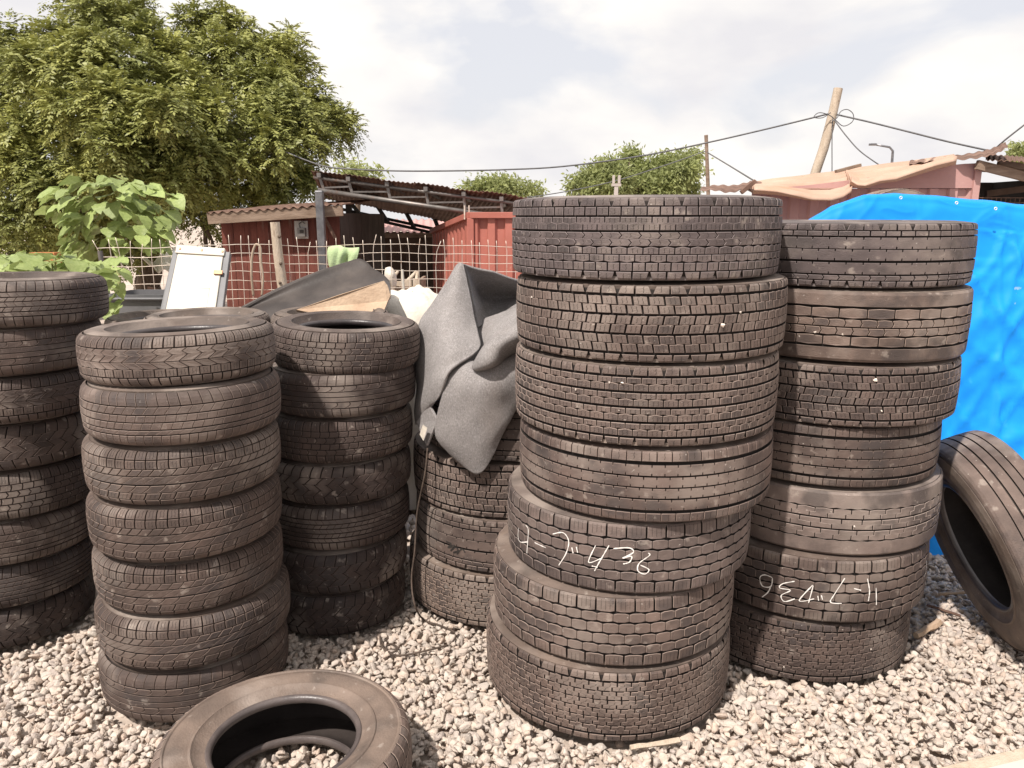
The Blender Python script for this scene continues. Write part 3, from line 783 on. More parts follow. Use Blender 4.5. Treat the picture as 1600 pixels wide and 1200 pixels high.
def zz(pts, ox, oy, s): return [(ox+x/s, oy+y/s) for x, y in pts]
A_ = [[(811,824),(810,838),(813,846),(825,846)], [(822,820),(826,827),(825,846),(823,864)], [(836,847),(853,855)],
      [(864,834),(880,832),(889,845),(885,864),(873,883)], [(894,855),(896,864)], [(901,854),(903,863)],
      [(931,852),(920,878),(940,872)], [(952,852),(938,876),(929,892)], [(925,884),(934,886)],
      [(959,857),(983,856),(990,863),(973,872),(987,869),(984,878),(974,881)],
      [(1013,864),(1015,868),(999,880),(997,892),(1008,897),(1014,890),(1001,883)]]
chalk(T1[4], A_, 'white chalk stroke of the size written across the tread')
B_ = [zz(q, 1130, 640, 2.143) for q in (
      [(165,562),(140,553),(124,562),(132,590),(160,592),(166,564)], [(160,592),(150,612),(130,628)],
      [(240,575),(200,583),(190,597),(226,605),(195,622),(205,643),(240,634)],
      [(300,588),(255,640),(305,634)], [(302,590),(286,648)], [(317,624),(320,640)], [(329,622),(333,637)],
      [(408,566),(372,620),(360,646),(397,650)], [(438,600),(462,606)], [(484,568),(490,608),(486,642)], [(512,598),(513,656)], [(682,508),(680,535),(673,562)])]
chalk(T2[5], B_, 'white chalk stroke of the size written across the tread')
chalk(T3[2], [[(697,846),(705,850),(700,856),(711,852)],[(704,861),(712,855),(716,861),(708,864)],[(714,866),(722,858),(727,864)]], 'black paint smudge on the tread', .009, 'black_metal', 'paint_smudge')
def stuck_pebble(t, px, py, s):
    a, z = tyre_hit(t, px, py); bm = bmesh.new()
    rg = random.Random(int(px*7+py))
    for i in range(10):
        d = Vector((rg.gauss(0,1), rg.gauss(0,1), rg.gauss(0,1))).normalized()*s*rg.uniform(.7,1.1); bm.verts.new(d)
    r = bmesh.ops.convex_hull(bm, input=bm.verts)
    m = bpy.data.meshes.new('stuck_pebble'); bm.to_mesh(m); bm.free()
    o = mobj('stuck_pebble', m, M['pebble'], tread_of(t)); o.location = on_tread(t, a, z, .001)
for t, px, py, s in ((T1[1],928,507,.006),(T1[1],1130,508,.010),(T1[1],1157,488,.006),(T1[1],831,463,.005),(T1[2],901,609,.006),(T1[2],952,598,.005),(T1[2],972,600,.008),(T1[2],967,642,.004),
                     (T2[2],1368,593,.009),(T2[2],1378,641,.006),(T2[1],1317,522,.007),(T2[1],1273,519,.006),(T2[4],1336,821,.006),(T2[6],1225,1042,.004),(T2[6],1361,1014,.005)):
    stuck_pebble(t, px, py, s)

# ------------------------------------------------------------------ grey felt over the middle stack
def felt():
    org = Vector((T3[0].location.x, T3[0].location.y, T3[0].location.z+T3[0]['h']))
    e = tag(empty('felt_mat', org), 'grey felt mat draped in folds over the middle truck-tyre stack', 'felt mat')
    def patch(name, rows, nu=26, nv=30, amp=.004, seed=0, thick=.011):
        C = [[at(*p) for p in r] for r in rows]; fn = surf(C)
        def f(u, v):
            p = fn(u, v); q = p*5.0+Vector((seed*3.3,0,0))
            k = mnoise.noise(q)*amp*3.2+mnoise.noise(q*2.7)*amp*1.3+amp*1.1*max(0,1-3.2*abs(mnoise.noise(Vector((p.x*4+p.z*5,p.z*2-p.x*3,seed)))))**2
            return p+Vector((k*.4, -k, k*.5))-org
        m = grid_mesh(name, f, nu, nv)
        o = mobj(name, m, M['felt'], e)
        md = o.modifiers.new('thick', 'SOLIDIFY'); md.thickness = thick; md.offset = 0
        return o
    patch('side_flap', [
        [(714,414,3.62),(719,411,3.62),(724,412,3.62)],
        [(697,443,3.60),(714,438,3.56),(730,446,3.57)],
        [(674,478,3.60),(706,478,3.48),(740,490,3.50)],
        [(655,508,3.60),(700,515,3.38),(747,522,3.40)],
        [(648,568,3.58),(694,556,3.28),(748,547,3.28)],
        [(652,604,3.56),(676,592,3.30),(703,579,3.21)],
        [(648,640,3.54),(663,628,3.36),(688,618,3.24)],
        [(650,664,3.53),(660,652,3.42),(673,634,3.33)]], seed=1)
    patch('inner_fold', [
        [(722,412,3.63),(745,420,3.68),(775,428,3.74),(805,437,3.80),(850,448,3.9)],
        [(731,440,3.66),(752,455,3.86),(780,462,3.95),(810,462,3.95),(850,465,4.0)],
        [(742,490,3.62),(760,492,3.80),(785,486,3.84),(812,474,3.84),(850,470,3.9)],
        [(746,512,3.56),(765,503,3.68),(790,494,3.70),(815,482,3.70),(850,478,3.8)]], seed=2)
    patch('middle_fold', [
        [(726,512,3.78),(762,497,3.68),(790,487,3.66),(815,477,3.66),(850,470,3.7)],
        [(724,532,3.66),(764,514,3.50),(790,504,3.46),(815,496,3.46),(850,490,3.5)],
        [(720,552,3.56),(764,536,3.42),(790,525,3.40),(815,518,3.40),(850,512,3.44)],
        [(712,574,3.40),(760,560,3.36),(786,550,3.36),(815,542,3.36),(850,536,3.4)]], seed=3)
    patch('rolled_fold', [
        [(776,523,3.30),(786,514,3.30),(796,512,3.30),(806,500,3.26),(822,486,3.24)],
        [(757,541,3.22),(768,530,3.18),(781,518,3.18),(798,516,3.18),(816,500,3.16)],
        [(742,566,3.20),(752,556,3.13),(768,541,3.10),(786,532,3.10),(812,520,3.12)],
        [(741,577,3.19),(756,573,3.11),(774,563,3.09),(788,546,3.11),(816,530,3.14)],
        [(752,579,3.22),(764,575,3.18),(780,568,3.18),(794,556,3.20),(822,540,3.22)]], seed=4)
    patch('front_flap', [
        [(722,562,3.30),(734,562,3.28),(750,566,3.27),(780,556,3.27),(824,536,3.28)],
        [(705,580,3.26),(726,578,3.215),(750,580,3.20),(780,572,3.185),(824,552,3.20)],
        [(696,604,3.235),(724,604,3.18),(750,606,3.15),(780,598,3.14),(822,584,3.17)],
        [(686,635,3.25),(714,641,3.20),(745,645,3.17),(777,640,3.165),(818,618,3.18)],
        [(681,678,3.27),(706,684,3.215),(738,690,3.19),(768,682,3.185),(800,650,3.20)],
        [(699,703,3.27),(716,711,3.23),(741,719,3.21),(763,709,3.21),(787,672,3.215)],
        [(721,723,3.26),(730,731,3.24),(745,740,3.225),(757,733,3.22),(772,705,3.22)]], seed=5, amp=.0035)
    mb = MB()      # folded corner with its sewn label
    C = [at(669,631,3.34), at(683,657,3.26), at(666,697,3.30), at(650,660,3.44)]
    n = (C[1]-C[0]).cross(C[3]-C[0]).normalized()*.012
    mb.hexa([c-org for c in C]+[c-org+n for c in C])
    mb.build('folded_corner', M['felt'], e, bevel=.003)
    mb = MB(); P = [at(661,663,3.30),at(668,668,3.275),at(662,688,3.29),at(656,678,3.32)]
    d = Vector((0,-.006,0)); mb.hexa([p-org+d for p in P]+[p-org+d*1.4 for p in P])
    mb.build('sewn_label', M['white_cloth'], e)
felt()

# ------------------------------------------------------------------ blue tarpaulin over the pile on the right
def tarp():
    top = [(1.15,.02),(1.25,1.0),(1.42,1.62),(1.60,1.80),(1.80,z_at(324,4.5)),(1.98,z_at(306,4.5)),(2.15,z_at(302,4.5)),(2.45,z_at(308,4.5)),(2.75,z_at(317,4.5)),(3.05,z_at(326,4.5)),(3.5,1.80),(4.1,1.62),(4.45,1.0),(4.6,.02)]
    tx = [a for a, b in top]; tz = [b for a, b in top]
    prof = [(-.42,-.01),(-.36,.12),(-.22,.40),(-.08,.70),(.0,.90),(.03,.975),(.10,1.0),(.45,1.0),(.95,.99),(1.10,.88),(1.20,.4),(1.25,.0)]
    pv = [Vector((a, b, 0)) for a, b in prof]
    org = Vector((2.6, 4.9, 0))
    def crease(p, ang, f, s):
        u = p.x*math.cos(ang)+p.z*math.sin(ang); w = -p.x*math.sin(ang)+p.z*math.cos(ang)
        n = mnoise.noise(Vector((u*f, w*f*.35, s)))
        return (1-abs(n)*4.2)
    def base(u, v):
        x = tx[0]+(tx[-1]-tx[0])*u; zt = float(np.interp(x, tx, tz)); q = catmull(pv, v)
        flare = 0.10*math.sin(x*3.1)*max(0, 1-q.y)
        yy = 4.46+q.x+flare*.4
        return Vector((x*(1 if yy < 4.46 else yy/4.46), yy, max(zt*q.y, -.01)))
    def fn(u, v):
        p = base(u, v)
        d = (.030*max(0,crease(p,.9,1.3,1.3))**3 + .027*max(0,crease(p,2.1,1.7,7.7))**3 + .024*max(0,crease(p,.55,3.9,3.1))**3
             + .020*max(0,crease(p,2.45,5.2,9.1))**3 + .012*max(0,crease(p,1.3,9.0,5.5))**3 + .025*mnoise.noise(p*1.3) + .006*mnoise.noise(p*6))
        for f0 in (.45, .95, 1.45): d += .008*math.exp(-((p.z-f0-.05*p.x+.1)/.012)**2)
        for f0 in (2.32, 2.78, 3.2): d += .008*math.exp(-((p.x-f0)/.012)**2)
        k = min(1, max(0, (p.z)/.2))
        top_k = 0.35 if .38 < v < .8 else 1.0
        return p+Vector((0,-.8,.35))*d*k*top_k-org
    m = grid_mesh('tarp_sheet', fn, 300, 210)
    e = tag(empty('blue_tarpaulin', org), 'creased bright blue tarpaulin covering a pile behind the right truck-tyre stack', 'tarpaulin')
    mobj('tarp_sheet', m, M['tarp'], e)
    for px, py in ((1407,309),(1555,326),(1494,317)):
        mb = MB(); c = at(px, py, 4.40)-org; n = 14
        ring = [c+Vector((math.cos(2*math.pi*k/n)*.007, -.004, math.sin(2*math.pi*k/n)*.007)) for k in range(n+1)]
        mb.tube(ring, .0026, 6, False); mb.build('eyelet', M['eyelet'], e, smooth=True)
tarp()
c = at(1398, 295, 6.35)
n_h = 4
for i in range(n_h):
    make_tyre('truck_tyre', 'wornrib', (c.x+.02*i, 6.35, .02+.285*(n_h-1-i)), .5, .284, f'truck tyre, {ordinal(i,n_h)} of stack hidden behind blue tarpaulin', 'tyre', 'truck tyres hidden behind the tarpaulin')
lean_tyre((c.x, 6.35, c.z-.46), (.10,-1,.026), .46, .26, 'wornrib', 'dusty tyre standing upright, its rim showing above the blue tarpaulin', (1.5,1.35,1.2))

# ------------------------------------------------------------------ small things on the gravel
def board():
    e = tag(empty('white_board', (1.75, 2.2, 0)), 'white board with worn tan edge on the gravel, cut off by the picture corner', 'board')
    org = Vector((1.75,2.2,0)); z0, z1 = .038, .053
    A = at(1455, 1203, 2.32); B = at(1640, 1160, 2.45); a2 = at(1505,1203,2.30); b2 = at(1640,1176,2.40)
    def flat(p, z): return Vector((p.x, p.y, z))
    # true ground positions at board height
    def on(px, py, z):
        d = at(px, py, 1)-Vector((0,0,CAM_H)); k = (z-CAM_H)/d.z; return Vector((0,0,CAM_H))+d*k
    P, Q = on(1462,1200,z1), on(1604,1166,z1); p2, q2 = on(1512,1200,z1), on(1604,1181,z1)
    d = (Q-P).normalized(); nrm = Vector((d.y,-d.x,0))
    P0, Q0 = P-d*.5, Q+d*.8
    w = .035
    mb = MB(); R1 = [P0, Q0, Q0+nrm*.05, P0+nrm*.05]
    mb.hexa([flat(p,z0)-org for p in R1][::-1]+[flat(p,z1)-org for p in R1][::-1]); mb.build('edge_strip', M['pale_wood'], e, bevel=.003)
    mb = MB(); R2 = [P0+nrm*.051, Q0+nrm*.051, Q0+nrm*.75, P0+nrm*.75]
    mb.hexa([flat(p,z0)-org for p in R2][::-1]+[flat(p,z1+.006)-org for p in R2][::-1]); mb.build('panel', M['white_plastic'], e, bevel=.004)
    for s_ in (.15, 1.3):
        mb = MB(); c0 = P0+d*s_+nrm*.1; c1 = c0+nrm*.55
        mb.bar(flat(c0,.008)-org, flat(c1,.008)-org, .05, .058); mb.build('batten', M['grey_wood'], e)
board()
def on_ground(px, py, z=.012):
    d = at(px, py, 1)-Vector((0,0,CAM_H)); k = (z-CAM_H)/d.z; return Vector((0,0,CAM_H))+d*k
def stick(p, q, w, h, label, m, name='wood_scrap', cat='stick'):
    o = on_ground(*p); mb = MB(); a, b = Vector((0,0,0)), on_ground(*q)-o
    n = 6; pts = [a.lerp(b, i/n)+Vector((random.uniform(-1,1),random.uniform(-1,1),random.uniform(-.5,.5)))*w*.12 for i in range(n+1)]
    mb.tube(pts, [w*.5*random.uniform(.8,1.1) for _ in pts], 6)
    ob = mb.build(name, M[m]); ob.location = o; tag(ob, label, cat)
stick((985,1168),(1062,1157), .020, .012, 'thin tan stick lying at the foot of the nearest truck-tyre stack', 'pale_wood')
stick((1432,993),(1468,973), .038, .03, 'short pinkish wood chunk on gravel beside the right truck-tyre stack', 'tan_board')
stick((1468,928),(1512,925), .018, .01, 'short thin twig in the shade under the leaning tyre', 'tan_board')
stick((1448,945),(1500,962), .014, .01, 'brown twig in the shade in front of the leaning tyre', 'rust_tin')
def rope(name, pts, r, label, cat, m='rope', n=60):
    P = [Vector(p) for p in pts]; Q = [catmull(P, i/(n-1)) for i in range(n)]; o = Q[0].copy(); o.z = Q[-1].z
    mb = MB(); mb.tube([q-o for q in Q], r, 6); ob = mb.build(name, M[m], smooth=True); ob.location = o; tag(ob, label, cat)
rope('tie_wire', [at(668,700,3.36), at(664,740,3.34), at(652,800,3.38), at(648,860,3.36), at(643,905,3.34), at(648,945,3.27), on_ground(662,968), on_ground(690,978), on_ground(712,990), on_ground(706,1005)], .0045,
     'thin rusty wire hanging down the felt-covered tyre stack onto the gravel', 'wire')
rope('tie_wire', [on_ground(700,1008,.022), on_ground(660,1018,.026), on_ground(630,1024,.022), on_ground(612,1022,.022), on_ground(603,1012,.022), on_ground(612,1006,.022), on_ground(622,1014,.022), on_ground(608,1020,.02), on_ground(596,1008,.02), on_ground(594,994,.02)], .0045,
     'looped scrap of rusty wire on the gravel between the stacks', 'wire')
# ------------------------------------------------------------------ things behind the tyre stacks
def door_panel():
    bl, br = at(253,481,5.35), at(346,481,5.35); tl, tr = at(274,386,5.62), at(358,392,5.62)
    k = 3.4
    bl2 = tl+(bl-tl)*k; br2 = tr+(br-tr)*k
    s = (tl.z-.0)/(tl.z-bl2.z) if tl.z != bl2.z else 1
    bl2 = tl+(bl2-tl)*s; br2 = tr+(br2-tr)*s
    org = (bl2+br2)/2; org.z = 0
    e = tag(empty('door_panel', org), 'cream white appliance door with dark edges standing against the wire fence', 'door panel')
    n = (tr-tl).cross(bl2-tl).normalized();
    if n.y > 0: n = -n
    def slab(u0,u1,v0,v1,d0,d1):
        def pt(u,v,d): return tl.lerp(tr,u).lerp(bl2.lerp(br2,u), v)+n*d-org
        return [pt(u0,v1,d0),pt(u1,v1,d0),pt(u1,v1,d1),pt(u0,v1,d1),pt(u0,v0,d0),pt(u1,v0,d0),pt(u1,v0,d1),pt(u0,v0,d1)]
    mb = MB(); mb.hexa(slab(.10,.93,.035,1,0,.03)); mb.build('door_skin', M['white_plastic'], e, bevel=.006)
    mb = MB(); mb.hexa(slab(.06,.95,0,.033,.0,.036)); mb.build('top_rail', M['white_plastic'], e, bevel=.004)
    mb = MB(); mb.hexa(slab(.0,.097,.02,1,-.02,.022)); mb.build('edge_trim', M['grey_plastic'], e, bevel=.004)
    mb = MB(); mb.hexa(slab(.933,1.04,.01,1,-.02,.02)); mb.build('edge_trim', M['grey_plastic'], e, bevel=.004)
    mb = MB(); mb.hexa(slab(.25,.78,.17,.175,.03,.034)); mb.hexa(slab(.25,.255,.175,.30,.03,.034)); mb.hexa(slab(.775,.78,.175,.30,.03,.034)); mb.build('moulded_recess', M['white_plastic'], e)
    mb = MB(); mb.hexa(slab(.82,.97,.10,.115,.03,.045)); mb.build('hinge', M['bronze'], e)
    for u in (.12, .52, .9):
        mb = MB(); mb.hexa(slab(u,u+.03,.012,.02,.036,.041)); mb.build('screw', M['bronze'], e)
door_panel()
def grey_bin():
    a, b = at(188,462,5.75), at(258,462,5.75); cx = (a.x+b.x)/2; w = (b.x-a.x)/2+.06; top = z_at(461,5.62)
    e = tag(empty('grey_bin', (cx,5.85,0)), 'dark grey plastic bin with rounded corners beside the cream door panel', 'bin')
    def ring(wx, wy, z, n=6, r=.06):
        P = []
        for cx_, cy_, a0 in ((wx-r,wy-r,0),(-wx+r,wy-r,90),(-wx+r,-wy+r,180),(wx-r,-wy+r,270)):
            for k in range(n+1):
                t = R_(a0+90*k/n); P.append((cx_+r*math.cos(t), cy_+r*math.sin(t), z))
        return P
    mb = MB(); rs = [ring(w*.8,.17,.0), ring(w,.21,top-.04), ring(w,.21,top), ring(w-.012,.198,top), ring(w*.8-.012,.16,.03)]
    n = len(rs[0]); base = 0
    for r in rs: mb.v += r
    for j in range(len(rs)-1):
        for i in range(n): mb.f.append((j*n+i, j*n+(i+1)%n, (j+1)*n+(i+1)%n, (j+1)*n+i))
    mb.f.append(tuple(reversed(range(n)))); mb.f.append(tuple((len(rs)-1)*n+i for i in range(n)))
    mb.build('bin_body', M['grey_plastic'], e, smooth=True, sharp=40)
    mb = MB(); rr = ring(w+.016,.226,top-.03); mb.tube([Vector(p) for p in rr]+[Vector(rr[0])], .012, 6, False); mb.build('bin_rim', M['grey_plastic'], e, smooth=True)
grey_bin()

def slab_poly(name, front, thick, mat_, parent=None, org=None, bevel=0):
    """front: outline points (Vector); extruded away from the viewer along their mean normal"""
    n = Vector((0,0,0)); c = sum(front, Vector())/len(front)
    for i in range(len(front)): n += (front[i]-c).cross(front[(i+1)%len(front)]-c)
    n.normalize()
    if n.y > 0: n = -n; front = front[::-1]
    k = len(front); o = org or Vector((0,0,0))
    v = [p-o for p in front]+[p-o-n*thick for p in front]
    f = [tuple(range(k)), tuple(reversed(range(k,2*k)))]+[(i, i+k, (i+1)%k+k, (i+1)%k) for i in range(k)]
    mb = MB(); mb.add(v, f)
    return mb.build(name, mat_, parent, bevel=bevel)
def heap():
    org = Vector((-1.0,4.7,1.36))
    e = tag(empty('plastic_liner', org), 'curved black plastic liner lying tilted on top of the rear tyres', 'liner')
    up = [(378,482,4.62),(430,455,4.72),(490,429,4.84),(548,410,4.95),(562,407,4.97),(573,413,4.96),(581,421,4.95),(597,431,4.94),(607,441,4.92)]
    lo = [(400,492,4.52),(445,486,4.55),(495,478,4.58),(545,466,4.62),(560,462,4.64),(572,459,4.65),(582,456,4.66),(598,452,4.68),(610,452,4.70)]
    C = [[at(*p) for p in up], [at((a[0]*.6+b[0]*.4),(a[1]*.6+b[1]*.4),(a[2]*.6+b[2]*.4)+.05) for a, b in zip(up,lo)], [at(*p) for p in lo], [at(p[0],p[1]+14,p[2]-.12) for p in lo]]
    fn = surf(C); m = grid_mesh('liner_shell', lambda u,v: fn(u,v)-org, 40, 16)
    o = mobj('liner_shell', m, M['dark_plastic'], e); md = o.modifiers.new('thick','SOLIDIFY'); md.thickness = .012
    mb = MB(); mb.tube([catmull(C[0], i/40)-org for i in range(41)], .011, 7); mb.build('rolled_lip', M['dark_plastic'], e, smooth=True)
    P = [at(462,484,4.40), at(530,460,4.46), at(600,438,4.54), at(606,446,4.54), at(611,462,4.52), at(606,470,4.50), at(600,486,4.44), at(520,496,4.38)]
    org2 = Vector((-.95,4.6,1.37)); o2 = slab_poly('tan_board', P, .03, M['tan_board'], None, org2, .004); o2.location = org2
    tag(o2, 'tan fibreboard with broken end lying in front of the black liner', 'board')
    # cream sheet bundled over goods, down to the ground
    cx, cy = -.66, 5.12; org3 = Vector((cx,cy,0))
    hts = [(0,.02),(.08,.7),(.2,1.2),(.35,1.36),(.55,1.42),(.75,1.36),(.9,1.1),(1,.02)]
    def f(u, v):
        ang = 2*math.pi*u; r = [.50,.47,.44,.40,.30,.16,.02][min(6,int(v*6))]
        V_ = [Vector((.52,0,0)),Vector((.50,.5,0)),Vector((.47,.95,0)),Vector((.42,1.20,0)),Vector((.30,1.33,0)),Vector((.16,1.385,0)),Vector((.005,1.40,0))]
        q = catmull(V_, v); rr = q.x*(1+.09*mnoise.noise(Vector((math.cos(ang)*1.6,math.sin(ang)*1.6,q.y*2)))+.03*math.sin(ang*9+q.y*3)*(1-v))
        x, y = rr*math.cos(ang)*.92, rr*math.sin(ang)*.74
        return Vector((x, y, q.y + .10*(x+.1)*-.6*v + .06*mnoise.noise(Vector((x*6,y*6,3)))*v+.03*abs(mnoise.noise(Vector((x*14,y*14,9))))*v))
    m = grid_mesh('cream_sheet', f, 96, 48); o3 = mobj('cream_sheet', m, M['white_cloth']); o3.location = org3
    tag(o3, 'crumpled cream plastic sheet bundled behind the car tyres and felt', 'sheet')
heap()

# ------------------------------------------------------------------ wire fence
def fence():
    xa, xb = at(150,380,6.2), at(835,380,6.85)
    L = xb-xa; L.z = 0; length = L.length; d = L.normalized(); org = Vector((xa.x, xa.y, 0))
    e = tag(empty('wire_fence', org), 'rusty welded wire mesh fence with wooden and steel posts across the back of the yard', 'fence')
    ztop = lambda s: float(np.interp(s/length, [0,.12,.3,.5,.6,.75,1], [z_at(388,6.2),z_at(387,6.28),z_at(381,6.4),z_at(386,6.5),z_at(381,6.58),z_at(383,6.68),z_at(386,6.85)]))
    nrm = Vector((-d.y, d.x, 0)); rg = random.Random(5)
    def pt(s, z): return d*s+nrm*(.03*math.sin(s*2.3+z*1.7))+Vector((0,0,z))
    step = .0765; k = 0; s = .02
    while s < length:
        zt = ztop(s)+rg.uniform(.03,.085); mb = MB(); dx = rg.gauss(0,.004); lean = rg.gauss(0,.008) if rg.random() < .85 else rg.gauss(0,.025)
        zs = list(np.arange(.9, zt-.12, .11))+[zt-.09, zt-.04, zt]
        mb.tube([pt(s+dx+.003*math.sin(z*9+k)+(max(0,z-(zt-.12))*lean*9), z) for z in zs], .0026, 5)
        mb.build('wire', M['wire'], e, smooth=True); s += step; k += 1
    for j in range(10):
        mb = MB(); n = 70
        mb.tube([pt(length*i/n, ztop(length*i/n)-j*.0735+.004*math.sin(i*.55+j)) for i in range(n+1)], .0025, 5)
        mb.build('wire', M['wire'], e, smooth=True)
    # lower, unseen half of the mesh keeps a coarser weave
    for j in range(4):
        mb = MB(); mb.tube([pt(length*i/20, .15+j*.2) for i in range(21)], .0029, 4); mb.build('wire', M['wire'], e)
    def post(px, py, r, m, Y):
        c = at(px, py, Y); mb = MB(); P = []; R2 = []
        for i in range(9):
            t = i/8; P.append(Vector((c.x-org.x+.02*math.sin(t*5)-.035*(t-1)*0, c.y-org.y, c.z*t))+Vector((.06*(1-t),0,0))); R2.append(r*(1.05-.1*t)*(1+.06*math.sin(i*2.3)))
        mb.tube(P, R2, 9); return mb.build('post', M[m], e, smooth=True, sharp=50)
    o = wood = post(433, 347, .042, 'pale_wood', 6.42); o['label'] = 'pale rough wooden post with knots'
    o = post(160, 392, .022, 'grey_metal', 6.22); post(632, 421, .012, 'white_plastic', 6.55); post(836, 360, .03, 'grey_metal', 6.9)
    for (px, py) in ((436,370),(438,412),(437,442)):
        c = at(px, py, 6.374)-org; mb = MB(); n = 9
        pts = [c+Vector((math.cos(t*.7)*.006, -.006-.002*t, math.sin(t*.7)*.008)) for t in range(3)]
        mb.tube([c+Vector((0,.012,0)), c+Vector((.002,-.004,0)), c+Vector((0,-.008,-.002))], [.014,.012,.004], 7); mb.build('knot', M['bark'], wood, smooth=True)
    return org
fence()
rope('garden_hose', [at(396,462,6.33), at(393,430,6.31), at(394,400,6.3), at(398,385,6.3), at(402,382,6.3), at(407,388,6.3), at(408,410,6.3), at(411,435,6.3), at(409,462,6.3)], .010, 'beige hose hung in a loop over the wire fence', 'hose', 'hose')
def green_cloth():
    org = at(535,400,6.5)
    C = [[at(516,392,6.6),at(530,388,6.6),at(545,390,6.6),at(562,392,6.6)],
         [at(513,387,6.50),at(528,384,6.48),at(543,388,6.49),at(561,387,6.5)],
         [at(511,394,6.44),at(527,393,6.42),at(543,396,6.45),at(560,394,6.44)],
         [at(512,406,6.44),at(525,408,6.40),at(541,406,6.46),at(557,405,6.42)],
         [at(514,416,6.45),at(524,421,6.41),at(540,418,6.46),at(550,413,6.43)]]
    fn = surf(C)
    m = grid_mesh('green_cloth', lambda u,v: fn(u,v)+Vector((0,.012*math.sin(u*19+v*2),0))-org, 30, 20)
    o = mobj('green_cloth', m, M['green_cloth']); o.location = org; md = o.modifiers.new('t','SOLIDIFY'); md.thickness = .004
    tag(o, 'pale green cloth hung over the top of the wire fence', 'cloth')
green_cloth()

# ------------------------------------------------------------------ sheds behind the fence
def fluted(name, P, Q, z0, zt0, zt1, period, depth, mat_, parent, org, face=None):
    """pressed steel wall from P to Q with trapezoid flutes; top runs from zt0 to zt1"""
    P, Q = Vector(P), Vector(Q); d = (Q-P); L = d.length; d.normalize(); n = Vector((d.y,-d.x,0))
    if face is not None and n.dot(Vector(face)) < 0: n = -n
    prof = []; s = 0
    while s < L:
        for f, h in ((0,0),(.40,0),(.50,-depth),(.90,-depth)):
            if s+f*period <= L: prof.append((s+f*period, h))
        s += period
    prof.append((L, 0)); mb = MB(); m = len(prof)
    for zk in (0, 1):
        for s, h in prof:
            zt = zt0+(zt1-zt0)*s/L; p = P+d*s+n*h
            mb.v.append(tuple(Vector((p.x,p.y,z0 if zk == 0 else zt))-org))
    for i in range(m-1): mb.f.append((i, i+1, m+i+1, m+i))
    o = mb.build(name, mat_, parent); md = o.modifiers.new('t','SOLIDIFY'); md.thickness = .004
    return o
def red_container():
    A = at(735,333,8.0); B = at(900,333,7.7); F = at(675,359,10.2)
    org = Vector((A.x, A.y, 0))
    e = tag(empty('red_container', org), 'red fluted steel container behind the wire fence', 'container')
    fluted('front_wall', (A.x,A.y,0), (B.x,B.y,0), 0, A.z-.05, A.z-.05, .185, .035, M['red_metal'], e, org, (0,-1,0))
    fluted('side_wall', (F.x,F.y,0), (A.x,A.y,0), 0, F.z-.04, A.z-.04, .20, .03, M['red_metal'], e, org, (-1,-.3,0))
    mb = MB(); mb.bar(A-org+Vector((0,-.01,-.02)), B-org+Vector((0,-.01,-.02)), .05, .06); mb.build('top_rail', M['red_metal'], e, bevel=.004)
    mb = MB(); mb.bar(F-org+Vector((-.01,0,-.02)), A-org+Vector((-.01,0,-.02)), .05, .06); mb.build('top_rail', M['red_metal'], e, bevel=.004)
    mb = MB(); mb.bar(Vector((0,0,0)), Vector((0,0,A.z-.05)), .07, .07, (0,1,0)); mb.build('corner_post', M['red_metal'], e, bevel=.006)
    d = Vector((F.x-A.x, F.y-A.y, 0)); mb = MB()
    mb.hexa([Vector((0,.02,A.z-.06)),Vector((B.x-A.x,B.y-A.y+.02,A.z-.06)),Vector((B.x-A.x+d.x,B.y-A.y+d.y,F.z-.06)),Vector((d.x,d.y,F.z-.06)),
             Vector((0,.02,A.z-.03)),Vector((B.x-A.x,B.y-A.y+.02,A.z-.03)),Vector((B.x-A.x+d.x,B.y-A.y+d.y,F.z-.03)),Vector((d.x,d.y,F.z-.03))]); mb.build('roof', M['red_metal'], e)
    for px in (724, 731):
        p = at(px+2, 335, 8.02)-org; mb = MB(); mb.tube([p-Vector((0,0,.05)), p+Vector((0,0,.09))], .008, 6); mb.build('rod', M['wire'], e)
red_container()

